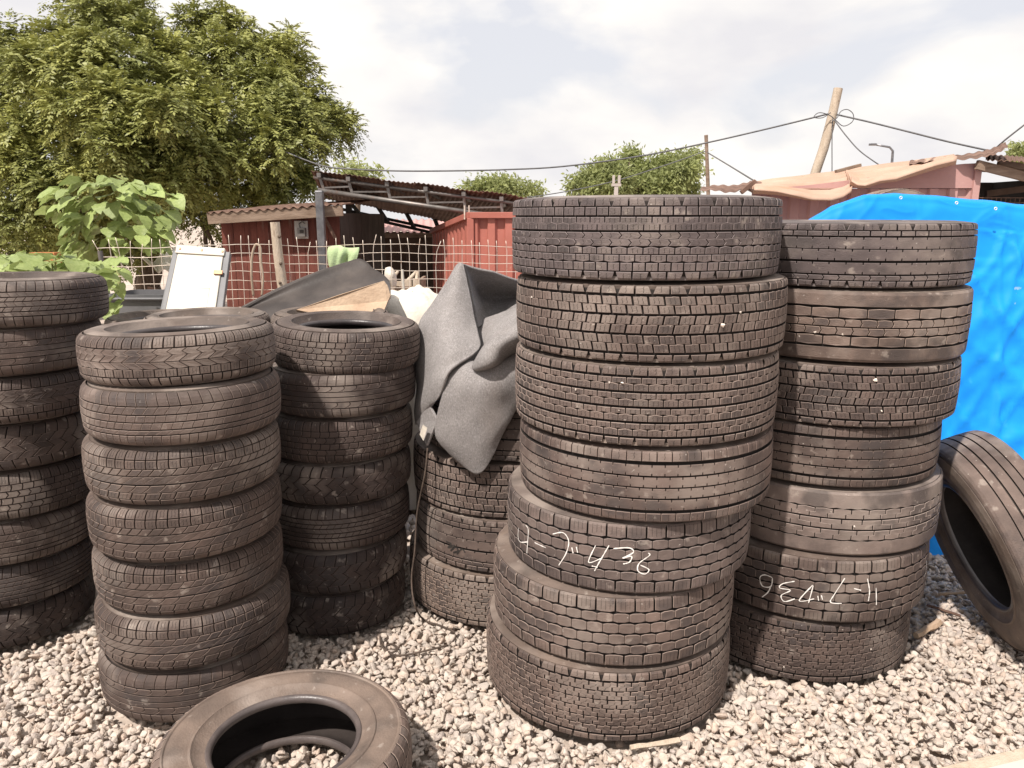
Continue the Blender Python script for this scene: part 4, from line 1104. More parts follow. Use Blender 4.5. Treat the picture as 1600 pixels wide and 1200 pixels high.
def corr_sheet(name, front, back, waves, amp, mat_, parent, org, nv=10, thick=.003, cross=False):
    fn = surf([front, [ (f*2+b)/3 for f, b in zip(front, back)], [(f+2*b)/3 for f, b in zip(front, back)], back])
    nu = waves*6
    if cross:       # bent sheet: ribs run along it and the bends are kinks
        nv = 72; k_ = len(front)-1; nu = k_*6
        def fn(u, v):
            x = min(u*k_, k_-1e-6); i = int(x); f = x-i
            return front[i].lerp(front[i+1], f).lerp(back[i].lerp(back[i+1], f), v)
    def f(u, v):
        p = fn(u, v); return p+Vector((0,0,amp*math.sin((v if cross else u)*waves*2*math.pi)+.01*mnoise.noise(p*2.2)))-org
    m = grid_mesh(name, f, nu, nv); o = mobj(name, m, mat_, parent)
    md = o.modifiers.new('t','SOLIDIFY'); md.thickness = thick
    return o
def canopy():
    org = Vector((at(650,290,9).x, 9.0, 0))
    e = tag(empty('metal_canopy', org), 'open shed canopy with sloping corrugated roof on steel trusses behind the fence', 'canopy')
    A, B = at(486,267,9.0), at(860,313,9.0); C_, D_ = at(505,310,13.5), at(800,366,13.5)
    n = 7
    for i in range(n):
        t0, t1 = i/n, (i+1)/n+.006
        fr = [A.lerp(B, t0+(t1-t0)*k/3)+Vector((0,-.04*((i*37)%5)/5,.012*(i%2))) for k in range(4)]
        bk = [C_.lerp(D_, t0+(t1-t0)*k/3)+Vector((0,0,.012*(i%2))) for k in range(4)]
        corr_sheet('roof_sheet', fr, bk, 8, .006, M['roof_tin'], e, org)
    # front truss
    def bar(name, p, q, w, m='grey_metal'):
        mb = MB(); mb.bar(p-org, q-org, w, w); return mb.build(name, M[m], e)
    tA, tB = at(490,277,9.05), at(860,325,9.05); cA, cB = at(497,297,9.05), at(860,350,9.05)
    mb = MB(); mb.tube([tA-org, tB-org], .020, 8); mb.build('top_chord', M['grey_metal'], e, smooth=True)
    mb = MB(); mb.tube([cA-org, cB-org], .026, 8); mb.build('bottom_chord', M['grey_metal'], e, smooth=True)
    pxs = [500, 545, 605, 665, 724, 783, 840]
    for i, px in enumerate(pxs):
        t = (px-490)/370; top = tA.lerp(tB, t); low = cA.lerp(cB, t)
        bar('strut', top, low, .03)
        mb = MB(); mb.bar(top-org+Vector((0,-.06,.03)), top-org+Vector((.12,4.3,-.16)), .045, .05); mb.build('purlin', M['grey_metal'], e)
        if i < len(pxs)-1:
            t2 = (pxs[i+1]-490)/370
            bar('brace', low.lerp(top,.25), tA.lerp(tB,t2).lerp(cA.lerp(cB,t2),.35), .018)
    # rear truss, seen dark against the sky
    rA, rB = at(520,306,13.4), at(800,362,13.4); sA, sB = at(530,326,13.4), at(800,384,13.4); uA, uB = at(545,334,13.3), at(800,392,13.3)
    for p, q, nm in ((rA,rB,'rear_chord'),(sA,sB,'rear_chord'),(uA,uB,'rear_chord')):
        mb = MB(); mb.bar(p-org, q-org, .05, .05); mb.build(nm, M['black_metal'], e)
    for i in range(6):
        t = .08+i*.16; mb = MB(); mb.bar(rA.lerp(rB,t)-org, uA.lerp(uB,t)-org, .05, .05); mb.build('rear_strut', M['black_metal'], e)
    # posts
    for px, Y, m, w in ((500,8.30,'zinc',.08),(870,9.05,'grey_metal',.1),(545,13.4,'black_metal',.1),(815,13.4,'black_metal',.1)):
        c = at(px, 320, Y); mb = MB(); zt = z_at(298,Y) if Y < 10 else z_at(310,Y)
        if px > 800: zt = z_at(345,Y)
        mb.bar(Vector((c.x,c.y,0))-org, Vector((c.x,c.y,zt))-org, w, w, (0,1,0)); o = mb.build('post', M[m], e, bevel=.008)
canopy()

def plank_wall(e, org, P, Q, z0, zt0, zt1, w, mat_, name='plank', thick=.025, gap=.004, face=Vector((0,-1,0))):
    P, Q = Vector(P), Vector(Q); L = (Q-P).length; d = (Q-P).normalized(); n = int(round(L/w)); rg = random.Random(int(L*100))
    for i in range(n):
        a, b = L*i/n+gap/2, L*(i+1)/n-gap/2; pa, pb = P+d*a, P+d*b; off = -face*thick; jit = face*rg.uniform(0,.006)
        za, zb = zt0+(zt1-zt0)*a/L, zt0+(zt1-zt0)*b/L
        pts = [Vector((p.x,p.y,z))-org+jit for p, z in ((pa,z0),(pb,z0))]
        mb = MB(); mb.hexa([pts[0],pts[1],pts[1]+off,pts[0]+off, Vector((pa.x,pa.y,za))-org+jit,Vector((pb.x,pb.y,zb))-org+jit,Vector((pb.x,pb.y,zb))-org+jit+off,Vector((pa.x,pa.y,za))-org+jit+off])
        mb.build(name, mat_, e)
def red_shed():
    P, Q = at(345,350,8.6), at(530,340,8.6); org = Vector(((P.x+Q.x)/2, 8.6, 0))
    e = tag(empty('red_shed', org), 'dark red plank shed with grey fascia board left of the canopy', 'shed')
    plank_wall(e, org, (P.x,8.6,0), (Q.x,8.6,0), 0, z_at(344,8.6), z_at(333,8.6), .125, M['red_wood'])
    plank_wall(e, org, (Q.x,8.62,0), (Q.x+.10,11.0,0), 0, z_at(333,8.6), z_at(333,8.6), .2, M['dark_inside'], face=Vector((1,0,0)))  # right side coloured dark instead of red, painting in the unlit interior
    plank_wall(e, org, (P.x,8.62,0), (P.x-.10,11.0,0), 0, z_at(344,8.6), z_at(344,8.6), .2, M['red_wood'], face=Vector((-1,0,0)))
    a, b = at(325,342,8.42), at(536,329,8.42)
    mb = MB(); mb.bar(a-org, b-org, .035, .115); o = mb.build('fascia_board', M['grey_wood'], e, bevel=.004)
    fr = [a.lerp(b,k/3)+Vector((0,-.03,.062)) for k in range(4)]; bk = [p+Vector((-.05,2.9,.12)) for p in fr]
    corr_sheet('roof_sheet', fr, bk, 16, .012, M['rust_tin'], e, org)
    mb = MB(); mb.bar(at(506,338,8.50)-org, at(524,372,8.50)-org, .03, .03); mb.build('brace', M['rust_tin'], e)
    e2 = tag(empty('electric_meter', at(471,358,8.57)), 'small grey electric meter box on the red shed wall', 'meter'); o2 = e2.location
    def bx(px0,py0,px1,py1,Y,m,nm,th):
        p, q = at(px0,py1,Y)-o2, at(px1,py0,Y)-o2; mb = MB(); mb.box((p.x,p.y,p.z),(q.x,p.y+th,q.z)); mb.build(nm, M[m], e2, bevel=.003)
    bx(461,345,480,373,8.55,'paper','backboard',.025); bx(465,356,476,370,8.49,'grey_metal','meter_case',.06); bx(468,359,474,364,8.484,'black_metal','meter_window',.008)
    w_ = [c for c in e2.children if c.name.startswith('meter_window')][0]; w_.parent = [c for c in e2.children if c.name.startswith('meter_case')][0]
    mb = MB(); mb.tube([at(469,356,8.53)-o2, at(467,350,8.53)-o2, at(472,346,8.53)-o2, at(476,349,8.53)-o2], .006, 5); mb.build('lead', M['cable'], e2)
red_shed()
def back_shed():
    P, Q = at(470,362,15.5), at(735,362,15.5); org = Vector(((P.x+Q.x)/2, 15.5, 0))
    e = tag(empty('back_shed', org), 'low dark plank shed with salmon tin roof seen under the canopy', 'shed')
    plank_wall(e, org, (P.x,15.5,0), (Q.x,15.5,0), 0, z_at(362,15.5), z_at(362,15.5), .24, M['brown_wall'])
    a, b = at(465,362,15.2), at(740,363,15.2); c, d = at(480,343,18.5), at(735,343,18.5)
    corr_sheet('roof_sheet', [a.lerp(b,k/3) for k in range(4)], [c.lerp(d,k/3) for k in range(4)], 26, .022, M['pink_paint'], e, org)
    # inner partition of the yard in the shade of the canopy
    P, Q = at(528,380,12.6), at(640,380,12.9); z = z_at(376,12.6); org2 = Vector((P.x,12.7,0))
    e2 = tag(empty('plank_partition', org2), 'dark brown plank partition in the shade under the canopy', 'partition')
    P2, Q2 = at(525,370,12.6), at(700,372,12.6)
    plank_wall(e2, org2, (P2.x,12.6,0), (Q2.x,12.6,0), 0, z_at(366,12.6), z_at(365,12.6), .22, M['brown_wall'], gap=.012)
    mb = MB(); mb.bar(at(575,369,12.55)-org2, at(690,367,12.55)-org2, .06, .07); mb.build('rail', M['grey_wood'], e2)
back_shed()
def crate():
    org = Vector((at(633,440,7.1).x, 7.1, 0)); e = tag(empty('wooden_crate', org), 'weathered wooden crate with loose sticks behind the wire fence', 'crate')
    x0, x1 = at(606,440,7.1).x-org.x, at(657,440,7.1).x-org.x; zt = z_at(433,7.1)
    for i in range(4):
        a = x0+(x1-x0)*i/4+.006; b = x0+(x1-x0)*(i+1)/4-.006
        mb = MB(); mb.box((a,-.02,.0),(b,.0,zt-.012*((i*3)%4))); mb.build('slat', M['pale_wood'], e)
    for x in (x0-.004, x1-.02):
        mb = MB(); mb.box((x,.002,.0),(x+.024,.42,zt-.02)); mb.build('slat', M['grey_wood'], e)
    for z in (.15, zt-.14):
        mb = MB(); mb.box((x0-.01,-.045,z),(x1+.01,-.021,z+.06)); mb.build('batten', M['grey_wood'], e)
    for k, (a, b) in enumerate((((612,436),(622,424)),((636,440),(651,424)),((650,444),(652,424)))):
        p, q = at(*a,7.15)-org, at(*b,7.2)-org; mb = MB(); mb.tube([p-(q-p)*.6, p, q], [.022,.02,.014], 6); mb.build('stick', M['pale_wood'], e, smooth=True)
    o = at(612,433,6.95); mb = MB(); 
    C = [[at(604,420,7.0),at(610,419,6.95),at(614,424,6.95)],[at(603,428,6.95),at(610,428,6.86),at(617,432,6.92)],[at(604,440,6.97),at(612,442,6.88),at(618,440,6.95)],[at(606,452,7.0),at(612,450,6.95),at(617,446,7.0)]]
    fn = surf(C); m = grid_mesh('white_sack', lambda u,v: fn(u,v)-o, 12, 14); ob = mobj('white_sack', m, M['white_cloth']); ob.location = o
    md = ob.modifiers.new('t','SOLIDIFY'); md.thickness = .015
    tag(ob, 'small crumpled white sack on the wooden crate behind the fence', 'sack')
crate()
def scrap_behind_fence():
    o = at(250,405,7.2)
    C = [[at(222,404,7.2),at(240,408,7.2),at(262,395,7.3),at(275,390,7.4)],[at(228,409,7.1),at(243,415,7.1),at(262,408,7.15),at(278,402,7.2)],[at(236,416,7.05),at(248,424,7.0),at(264,424,7.0),at(280,420,7.0)]]
    fn = surf(C); m = grid_mesh('white_tin', lambda u,v: fn(u,v)+Vector((0,0,.02*math.sin(u*15)))-o, 24, 10); ob = mobj('white_tin', m, M['white_cloth']); ob.location = o
    md = ob.modifiers.new('t','SOLIDIFY'); md.thickness = .01
    tag(ob, 'bent white tin scrap behind the left part of the wire fence', 'scrap')
    e = tag(empty('scrap_heap', (at(240,430,7.4).x,7.4,0)), 'heap of dark brown scrap boards behind the left fence', 'scrap heap'); org = e.location.copy(); rg = random.Random(8)
    for i in range(16):
        px = rg.uniform(170,350); p = at(px, rg.uniform(415,470), 7.4+rg.uniform(-.15,.4)); p.z *= rg.uniform(.5,1)
        base = Vector((p.x+rg.uniform(-.4,.4), p.y+rg.uniform(-.1,.3), 0))
        mb = MB(); mb.bar(base-org, p-org, rg.uniform(.08,.22), .025, (0,1,0)); mb.build('scrap_board', M[rg.choice(['brown_wall','red_wood','rust_tin','brown_wall'])], e)
    # orange brick wall stub
    P = at(45,389,6.4); Q = at(84,398,6.4); org3 = Vector((P.x,6.4,0)); e3 = tag(empty('brick_wall', org3), 'short orange brick wall behind the low leafy plant', 'wall')
    z = 0; r = 0
    while z < P.z-.07:
        for k in range(2):
            x0 = k*.105; mb = MB(); mb.box((x0,0,z),(x0+.098,.1,z+.07)); mb.build('brick', M['brick'], e3)
        z += .08; r += 1
scrap_behind_fence()

# ------------------------------------------------------------------ pink shed on the right
def pink_shed():
    org = Vector((at(1360,300,8.4).x, 8.4, 0)); e = tag(empty('pink_shed', org), 'pink painted steel shed with peeling corrugated roof behind the blue tarpaulin', 'shed')
    A, B = at(1175,300,8.4), at(1522,300,8.4); zb = z_at(294,8.4)
    fluted('lower_wall', (A.x,8.4,0), (B.x,8.4,0), 0, zb-.004, zb-.004, .21, .03, M['pink_paint'], e, org, (0,-1,0))
    zt = lambda px: float(np.interp(px, [1175,1225,1330,1400,1450,1500,1522], [z_at(y,8.4) for y in (296,294,281,270,261,256,255)]))
    pxs = [1175,1225,1262,1300,1330,1365,1400,1450,1500,1522]
    F = [Vector((at(px,300,8.4).x, 8.385, zb)) for px in pxs]+[Vector((at(px,300,8.4).x, 8.385, max(zt(px),zb+.01))) for px in pxs[::-1]]
    slab_poly('upper_wall', F, .03, M['pink_paint'], e, org)
    mb = MB(); mb.bar(Vector((B.x,8.39,0))-org, Vector((B.x,8.39,zt(1522)))-org, .07, .06, (0,1,0)); mb.build('corner_post', M['pink_paint'], e, bevel=.005)
    # sides, back, floor of the dark bay to the right
    x1 = at(1800,300,8.4).x
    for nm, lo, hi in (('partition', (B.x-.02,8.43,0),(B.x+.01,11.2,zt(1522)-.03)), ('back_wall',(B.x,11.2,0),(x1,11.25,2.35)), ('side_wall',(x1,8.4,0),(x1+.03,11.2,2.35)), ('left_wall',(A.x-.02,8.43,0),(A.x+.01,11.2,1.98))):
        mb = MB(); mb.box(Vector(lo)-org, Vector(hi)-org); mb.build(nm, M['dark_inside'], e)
    # roof sheets, each with its own torn edge
    def sheet(fr, bk, waves, m, amp=.024):
        corr_sheet('roof_sheet', [at(*p) for p in fr], [at(*p) for p in bk], waves, amp, M[m], e, org, 14, cross=(m == 'peach_tin'))
    sheet([(1178,297,8.0),(1215,300,7.95),(1245,306,7.9),(1270,312,7.9),(1300,313,7.9),(1318,308,7.95),(1331,299,8.0)], [(1165,290,9.6),(1195,284,9.6),(1225,279,9.6),(1255,275,9.6),(1285,271,9.6),(1310,268,9.6),(1331,265,9.6)], 6, 'peach_tin', .042)
    sheet([(1330,284,8.05),(1340,290,8.0),(1352,291,7.95),(1375,283,7.95),(1400,280,7.95),(1430,270,7.98),(1462,259,8.0),(1495,251,8.05)], [(1318,267,9.6),(1340,264,9.6),(1365,261,9.6),(1390,258,9.6),(1415,255,9.6),(1440,252,9.6),(1465,249,9.6),(1490,246,9.6)], 6, 'peach_tin', .042)
    sheet([(1420,258,8.6),(1450,253,8.5),(1490,250,8.35),(1530,246,8.25),(1556,240,8.2),(1575,229,8.2)], [(1422,251,9.3),(1455,247,9.4),(1490,243,9.5),(1525,238,9.6),(1550,232,9.6),(1570,222,9.6)], 10, 'rust_tin', .008)
    sheet([(1540,250,8.2),(1580,252,8.15),(1620,255,8.1),(1700,262,8.1),(1800,272,8.1)], [(1540,240,10),(1580,243,10),(1620,246,10),(1700,252,10),(1800,262,10)], 20, 'rust_tin', .008)
    sheet([(1093,299,8.3),(1115,297,8.2),(1140,300,8.2),(1165,296,8.2),(1185,300,8.15),(1205,298,8.2)], [(1096,292,9.0),(1120,289,9.0),(1145,290,9.0),(1168,285,9.0),(1180,281,9.0),(1195,288,9.0)], 8, 'rust_tin', .007)
    # ceiling boards and rafters over the bay
    mb = MB(); mb.hexa([at(1522,262,8.5)-org, at(1800,285,8.5)-org, at(1800,280,11.2)-org, at(1522,268,11.2)-org, at(1522,259,8.5)-org, at(1800,282,8.5)-org, at(1800,277,11.2)-org, at(1522,265,11.2)-org]); mb.build('ceiling', M['dark_inside'], e)
    mb = MB(); mb.bar(at(1526,257,8.3)-org, at(1640,286,8.3)-org, .05, .09); mb.build('rafter', M['grey_wood'], e)
    mb = MB(); mb.bar(at(1560,254,8.35)-org, at(1660,272,8.35)-org, .05, .06); mb.build('rafter', M['grey_wood'], e)
    mb = MB(); mb.bar(at(1540,303,9.0)-org, at(1640,290,9.0)-org, .05, .07); mb.build('rafter', M['brown_wall'], e)
    # mesh screen across the bay
    for i in range(24):
        x = B.x+.06+i*.05; mb = MB(); mb.tube([Vector((x,8.42,.9))-org, Vector((x,8.42,z_at(309,8.4)))-org], .004, 4); mb.build('screen_wire', M['rust_tin'], e)
    for i in range(14):
        z = z_at(309,8.4)-i*.05; mb = MB(); mb.tube([Vector((B.x+.03,8.415,z))-org, Vector((B.x+1.3,8.415,z))-org], .004, 4); mb.build('screen_wire', M['rust_tin'], e)
    # loose plank on the roof
    o = at(1325,264,9.2); mb = MB(); mb.bar(at(1306,268,9.2)-o, at(1344,258,9.2)-o, .08, .035); ob = mb.build('roof_plank', M['grey_wood'], bevel=.004); ob.location = o
    tag(ob, 'short grey plank lying on the peach coloured tin roof', 'plank')
    mb = MB(); o = at(1170,290,8.4); mb.bar(at(1158,301,8.2)-o, at(1180,283,8.2)-o, .05, .04); ob = mb.build('roof_plank', M['rust_tin']); ob.location = o
    tag(ob, 'dark broken board sticking out of the rusty left roof end', 'plank')
pink_shed()

# ------------------------------------------------------------------ poles, cables, lamp
def pole(name, p, q, r0, r1, m, label, crook=.03, cat='pole'):
    p, q = Vector(p), Vector(q); o = Vector((p.x,p.y,0)); mb = MB(); n = 14; rg = random.Random(int(abs(p.x)*99)); P = []; RR_ = []
    for i in range(n+1):
        t = i/n; P.append(p.lerp(q,t)-o+Vector((crook*math.sin(t*9)+rg.uniform(-.3,.3)*crook, 0, 0))); RR_.append((r0+(r1-r0)*t)*(1+rg.uniform(-.08,.08)*(crook > 0)))
    mb.tube(P, RR_, 9); ob = mb.build(name, M[m], smooth=True, sharp=50); ob.location = o; tag(ob, label, cat)
pt_, pb_ = at(1308,138,10.6), at(1204,553,10.6); pb_.z = 0
pole('leaning_pole', pb_, pt_, .062, .058, 'pale_wood', 'leaning pale wooden utility pole behind the pink shed')
a, b = at(1103,211,12.5), at(1116,500,12.5); b.z = 0
pole('thin_pole', b, a, .034, .028, 'grey_wood', 'thin straight wooden pole left of the pink shed', .004)
a, b = at(957,274,12.0), at(957,500,12.0); b.z = 0
e = tag(empty('concrete_post', b), 'short pale post with forked top in front of the round green tree', 'post')
mb = MB(); mb.box((-.03,-.03,0),(.03,.03,a.z-.12)); mb.build('shaft', M['far_wall'], e, bevel=.006)
for s_ in (-1,1):
    mb = MB(); mb.box((s_*.042-.018,-.03,a.z-.12),(s_*.042+.018,.03,a.z)); mb.build('prong', M['far_wall'], e, bevel=.005)
mb = MB(); mb.box((-.07,-.035,a.z-.16),(.07,.035,a.z-.121)); mb.build('crosspiece', M['far_wall'], e)
def cable(pts, label, r=.011):
    P = [at(*p) for p in pts]; n = 50; o = P[0].copy(); mb = MB()
    mb.tube([catmull(P, i/n)-o for i in range(n+1)], r, 5); ob = mb.build('overhead_cable', M['cable'], smooth=True); ob.location = o; tag(ob, label, 'cable', 'overhead cables')
cable([(440,235,11.5),(500,258,11.3),(545,264,11.2),(620,267,11),(700,267,11),(790,265,11),(880,260,11),(1000,244,11),(1100,224,11),(1200,201,10.8),(1298,177,10.6)], 'long dark cable running from the neem tree to the leaning pole')
cable([(1303,178,10.6),(1360,191,10.3),(1420,206,10),(1480,221,9.8),(1548,236,9.6)], 'dark cable from the leaning pole down to the pink shed roof')
cable([(1304,188,10.5),(1322,212,10.3),(1345,237,10),(1382,263,9.8)], 'slack cable dropping right from the leaning pole to the peach roof', .008)
cable([(1301,182,10.55),(1300,220,10.5),(1300,250,10.4),(1300,272,10.3)], 'vertical drop cable just right of the leaning pole', .007)
cable([(1105,238,12.4),(1135,256,11.5),(1176,281,9.2)], 'short cable from the thin pole down to the rusty roof end', .010)
cable([(800,312,12.5),(880,300,12.5),(960,283,12.5),(1040,258,12.5),(1103,236,12.5)], 'lower thin cable passing behind the round green tree to the thin pole', .008)
cable([(1549,238,9.6),(1575,215,9.4),(1640,165,9.2)], 'cable rising from the pink shed roof to the right edge', .010)
P = [(1298,176),(1285,184),(1272,183),(1280,176),(1296,180),(1306,188),(1318,197),(1332,190),(1333,178),(1324,171),(1314,174),(1308,184),(1300,190)]
cable([(x,y,10.5) for x, y in P], 'coil of spare cable looped around the leaning pole top', .006)
a = at(1392,300,26); o = Vector((a.x,26,0)); e = tag(empty('street_lamp', o), 'far thin grey street lamp with short arm above the pink shed', 'street lamp')
mb = MB(); mb.tube([Vector((0,0,0)), at(1393,262,26)-o, at(1395,236,26)-o, at(1390,230,26)-o, at(1368,226,26)-o], [.06,.045,.04,.035,.03], 7); mb.build('mast', M['zinc'], e, smooth=True)
mb = MB(); p = at(1366,226,26)-o; mb.box(p-Vector((.16,.07,.03)), p+Vector((.06,.07,.04))); mb.build('lamp_head', M['zinc'], e, bevel=.02)
# ------------------------------------------------------------------ trees and plants
def kites(P, D, Nn, ln, wd):
    """P base points, D directions, Nn normals -> kite shaped leaflets (4 verts)"""
    S = np.cross(D, Nn); S /= np.linalg.norm(S,axis=1,keepdims=True)+1e-9
    ln = ln[:,None]; wd = wd[:,None]
    V = np.stack([P, P+D*ln*.42+S*wd*.5, P+D*ln, P+D*ln*.42-S*wd*.5], 1)
    return V
def unit(a): return a/(np.linalg.norm(a,axis=-1,keepdims=True)+1e-9)
def leaf_mesh(name, V):
    n = len(V); F = np.arange(n*4, dtype=np.int32)
    m = bpy.data.meshes.new(name); m.vertices.add(n*4); m.vertices.foreach_set('co', V.reshape(-1).astype(np.float32))
    m.loops.add(n*4); m.loops.foreach_set('vertex_index', F); m.polygons.add(n); m.polygons.foreach_set('loop_start', np.arange(0,n*4,4,dtype=np.int32))
    m.update(calc_edges=True); return m
def compound(C, rad, n, g, rach=.26, pairs=6, lf=.085, wf=.030):
    """n drooping feathered leaves round a clump"""
    d = unit(g.normal(size=(n,3))*np.array([1,1,.95])+np.array([0,-.15,.25])); rr = g.uniform(.55,1.0,(n,1))**.45
    P = C+d*rr*np.array(rad)
    tg = g.normal(size=(n,3)); tg -= d*np.sum(tg*d,1,keepdims=True)
    R0 = unit(unit(tg)*.75+d*.6+np.array([0,0,.10]))
    L = g.uniform(.7,1.2,(n,1))*rach; out = []
    up = np.array([0,0,1.0])
    side = unit(np.cross(R0, np.broadcast_to(up,R0.shape))+1e-6)
    nr = unit(np.cross(side, R0)*.55+d*.75)
    for k in range(pairs):
        t = (k+.8)/pairs
        Q = P+R0*L*t-up*L*.34*t*t
        R1 = unit(R0-up*.7*t)
        for s in (-1,1):
            D = unit(R1*.55+side*s*.85-up*.12+g.normal(size=(n,3))*.1)
            N = unit(nr+side*s*.25+g.normal(size=(n,3))*.22)
            out.append(kites(Q, D, N, lf*(1-.45*abs(t-.45))*g.uniform(.85,1.15,n), np.full(n,wf)))
    Q = P+R0*L-up*L*.34; out.append(kites(Q, unit(R0-up*.8), nr, np.full(n,lf*.9), np.full(n,wf)))
    return np.concatenate(out)
def limb(mb, p, q, r0, r1, g, n=7, wob=.12):
    p, q = Vector(p), Vector(q); L = (q-p).length
    pts = [p.lerp(q,i/n)+Vector(g.normal(size=3))*wob*L*.12*(0 if i in (0,n) else 1)+Vector((0,0,.08*L*math.sin(math.pi*i/n)*.3)) for i in range(n+1)]
    mb.tube(pts, [r0+(r1-r0)*i/n for i in range(n+1)], 7)
    return pts
def neem():
    g = np.random.default_rng(5); Y0 = 13.2
    lobes = [ # px, py, rpx, dY
     (-40,110,75,0),(20,75,50,.3),(5,150,60,-.5),(60,120,50,-.9),(95,70,45,-.1),(125,110,52,-1.0),(150,40,45,.2),(185,15,45,.5),(215,35,42,.3),(235,70,40,-.3),(120,20,34,.8),
     (175,95,55,-.9),(225,130,52,-1.2),(170,165,50,-1.4),(105,185,50,-1.2),(45,205,55,-1.0),(-20,220,60,-.6),(270,95,40,-.6),(300,45,34,.2),(335,40,38,.4),(372,52,36,.5),
     (320,85,42,.0),(365,95,45,.3),(300,150,50,-1.0),(262,180,48,-1.5),(330,190,46,-1.2),(405,85,32,.8),(435,85,38,.6),(455,70,26,.9),(470,115,36,.7),(425,135,42,.1),(385,150,40,-.2),
     (410,185,44,-.6),(455,180,48,-.4),(495,165,40,.3),(515,205,38,.3),(480,225,46,-.3),(535,195,24,.6),(432,225,44,-.7),(545,200,18,.7),
     (240,235,50,-1.5),(180,225,46,-1.6),(110,245,50,-1.3),(40,270,52,-1.1),(-25,300,60,-.7),(300,245,46,-1.3),(360,245,44,-.9),(420,270,34,-.6),(465,268,32,-.4),(480,285,26,-.5),(430,305,34,-.5),(395,300,34,-.6),
     (150,290,50,-1.3),(80,310,48,-1.2),(210,285,44,-1.4),(270,285,46,-1.2),(330,295,44,-.9),(300,330,36,-.5),(240,335,44,-.8),(180,345,46,-.9),(110,360,50,-.9),(40,350,52,-.9),(-20,370,52,-.6),(355,330,28,-.3),
     (410,315,26,-.3),(330,355,24,.2),(60,395,50,-.6),(140,400,46,-.6),(220,385,40,-.3),(490,190,36,.9),(380,210,40,.6),(290,200,50,.7),(200,190,60,.9),(100,150,60,1.0),(340,130,50,1.1),(440,150,46,1.1),
     (30,250,60,.9),(120,300,60,.8),(230,290,60,.9),(330,260,50,.9),(420,240,44,.9),(20,400,60,.8),(180,390,60,.9),(-70,180,70,.3),(-80,280,70,.2),(-60,60,60,.5)]
    V = []; org = at(215, 450, Y0); org.z = 0; mb = MB(); O = np.array(org[:])
    trunk_top = Vector((org.x+.2, Y0, 2.2))
    limb(mb, (org.x, Y0+.4, 0), trunk_top, .24, .17, g)
    for i, (px, py, rp, dY) in enumerate(lobes):
        Y = Y0+dY*1.7+g.uniform(-.35,.35); c = at(px, py, Y); r = rp/FPX*Y*(.80 if dY < .6 else .90)
        n = int(150*(rp/45)**2)
        # sprays on the upper and outer side of each lobe, so that clumps stand out against the shade between them
        m = 7
        for k in range(m):
            off = g.normal(size=3)+np.array([0,-.5,.75]); off /= np.linalg.norm(off); off *= r*g.uniform(.45,.85)
            V.append(compound(np.array(c[:])+off, (r*.40,r*.40,r*.32), max(8,n//m+6), g))
        V.append(compound(np.array(c[:])+np.array([0,.3,-.1])*r, (r*.75,r*.75,r*.6), n//2, g))
        if i % 2 == 0:
            limb(mb, trunk_top.lerp(c,.12), c, .05, .012, g)
    V = np.concatenate(V)-O
    e = tag(empty('neem_tree', org), 'large dense neem tree with feathery olive foliage rising on the left', 'tree')
    mo = leaf_mesh('crown', V); print('neem quads', len(V)); mobj('crown', mo, M['neem'], e)
    t = mb.build('trunk', M['bark'], e, origin=org, smooth=True)
    mb = MB()
    for px in (312,322,345):
        c = at(px, 335, 12.9); limb(mb, (c.x+.1,12.9,0), c, .05, .03, g)
    mb.build('sucker_stems', M['bark'], e, origin=org, smooth=True)
neem()
def far_tree(lobes, Y0, label, key, n_per, lf, seed, trunk_px):
    g = np.random.default_rng(seed); V = []; org = at(trunk_px, 300, Y0); org.z = 0; mb = MB()
    top = Vector((org.x, Y0, at(trunk_px,300,Y0).z)); limb(mb, org, top, .16, .10, g)
    for px, py, rp, dY in lobes:
        Y = Y0+dY+g.uniform(-.6,.6); c = np.array(at(px+g.uniform(-5,5),py+g.uniform(-2,6),Y)[:]); r = rp/FPX*Y*g.uniform(.6,.95); n = int(n_per*(rp/25)**2)
        d = unit(g.normal(size=(n,3))); P = c+d*r*g.uniform(.3,1,(n,1))**.6*np.array([1,1,.85])
        for _ in range(3):
            Q = P+g.normal(size=(n,3))*lf*.8
            V.append(kites(Q, unit(d+g.normal(size=(n,3))*.8-np.array([0,0,.5])), unit(g.normal(size=(n,3))+np.array([0,-.3,.8])), g.uniform(.7,1.2,n)*lf, g.uniform(.35,.5,n)*lf))
        limb(mb, top, c, .05, .015, g)
    V = np.concatenate(V)-np.array(org[:])
    e = tag(empty('far_tree', org), label, 'tree', 'trees in the distance')
    mobj('crown', leaf_mesh('crown', V), M[key], e); mb.build('trunk', M['bark'], e, origin=org, smooth=True)
far_tree([(905,288,20,0),(930,272,24,0),(955,262,22,-.4),(965,285,28,-.5),(990,245,16,.2),(1000,272,26,0),(1025,262,22,.2),(1045,250,18,.3),(1040,285,28,-.3),(1065,268,20,0),(1075,245,14,.4),(1088,238,9,.5),(1010,292,30,-.3),(930,295,26,-.2),(1070,292,20,0),(985,238,9,.3),(1095,262,6,.2)],
         20, 'round bright green tree rising behind the nearest truck-tyre stack', 'pale_tree', 620, .12, 3, 985)
far_tree([(735,296,16,0),(755,290,16,0),(775,284,14,.3),(795,287,16,0),(815,292,16,0),(832,300,14,0),(790,300,20,-.3),(760,302,18,-.3),(843,296,6,0)], 30, 'far hazy green tree showing above the canopy roof', 'pale_tree', 460, .17, 4, 790)
far_tree([(535,268,9,0),(550,266,10,0),(568,268,10,0),(585,270,9,0),(560,274,12,0)], 30, 'sliver of far green tree above the left end of the canopy', 'pale_tree', 420, .22, 5, 560)
far_tree([(1590,240,14,0),(1612,236,18,0),(1640,245,26,0),(1600,250,14,0)], 26, 'far green tree at the right edge above the shed roof', 'pale_tree', 420, .2, 6, 1625)

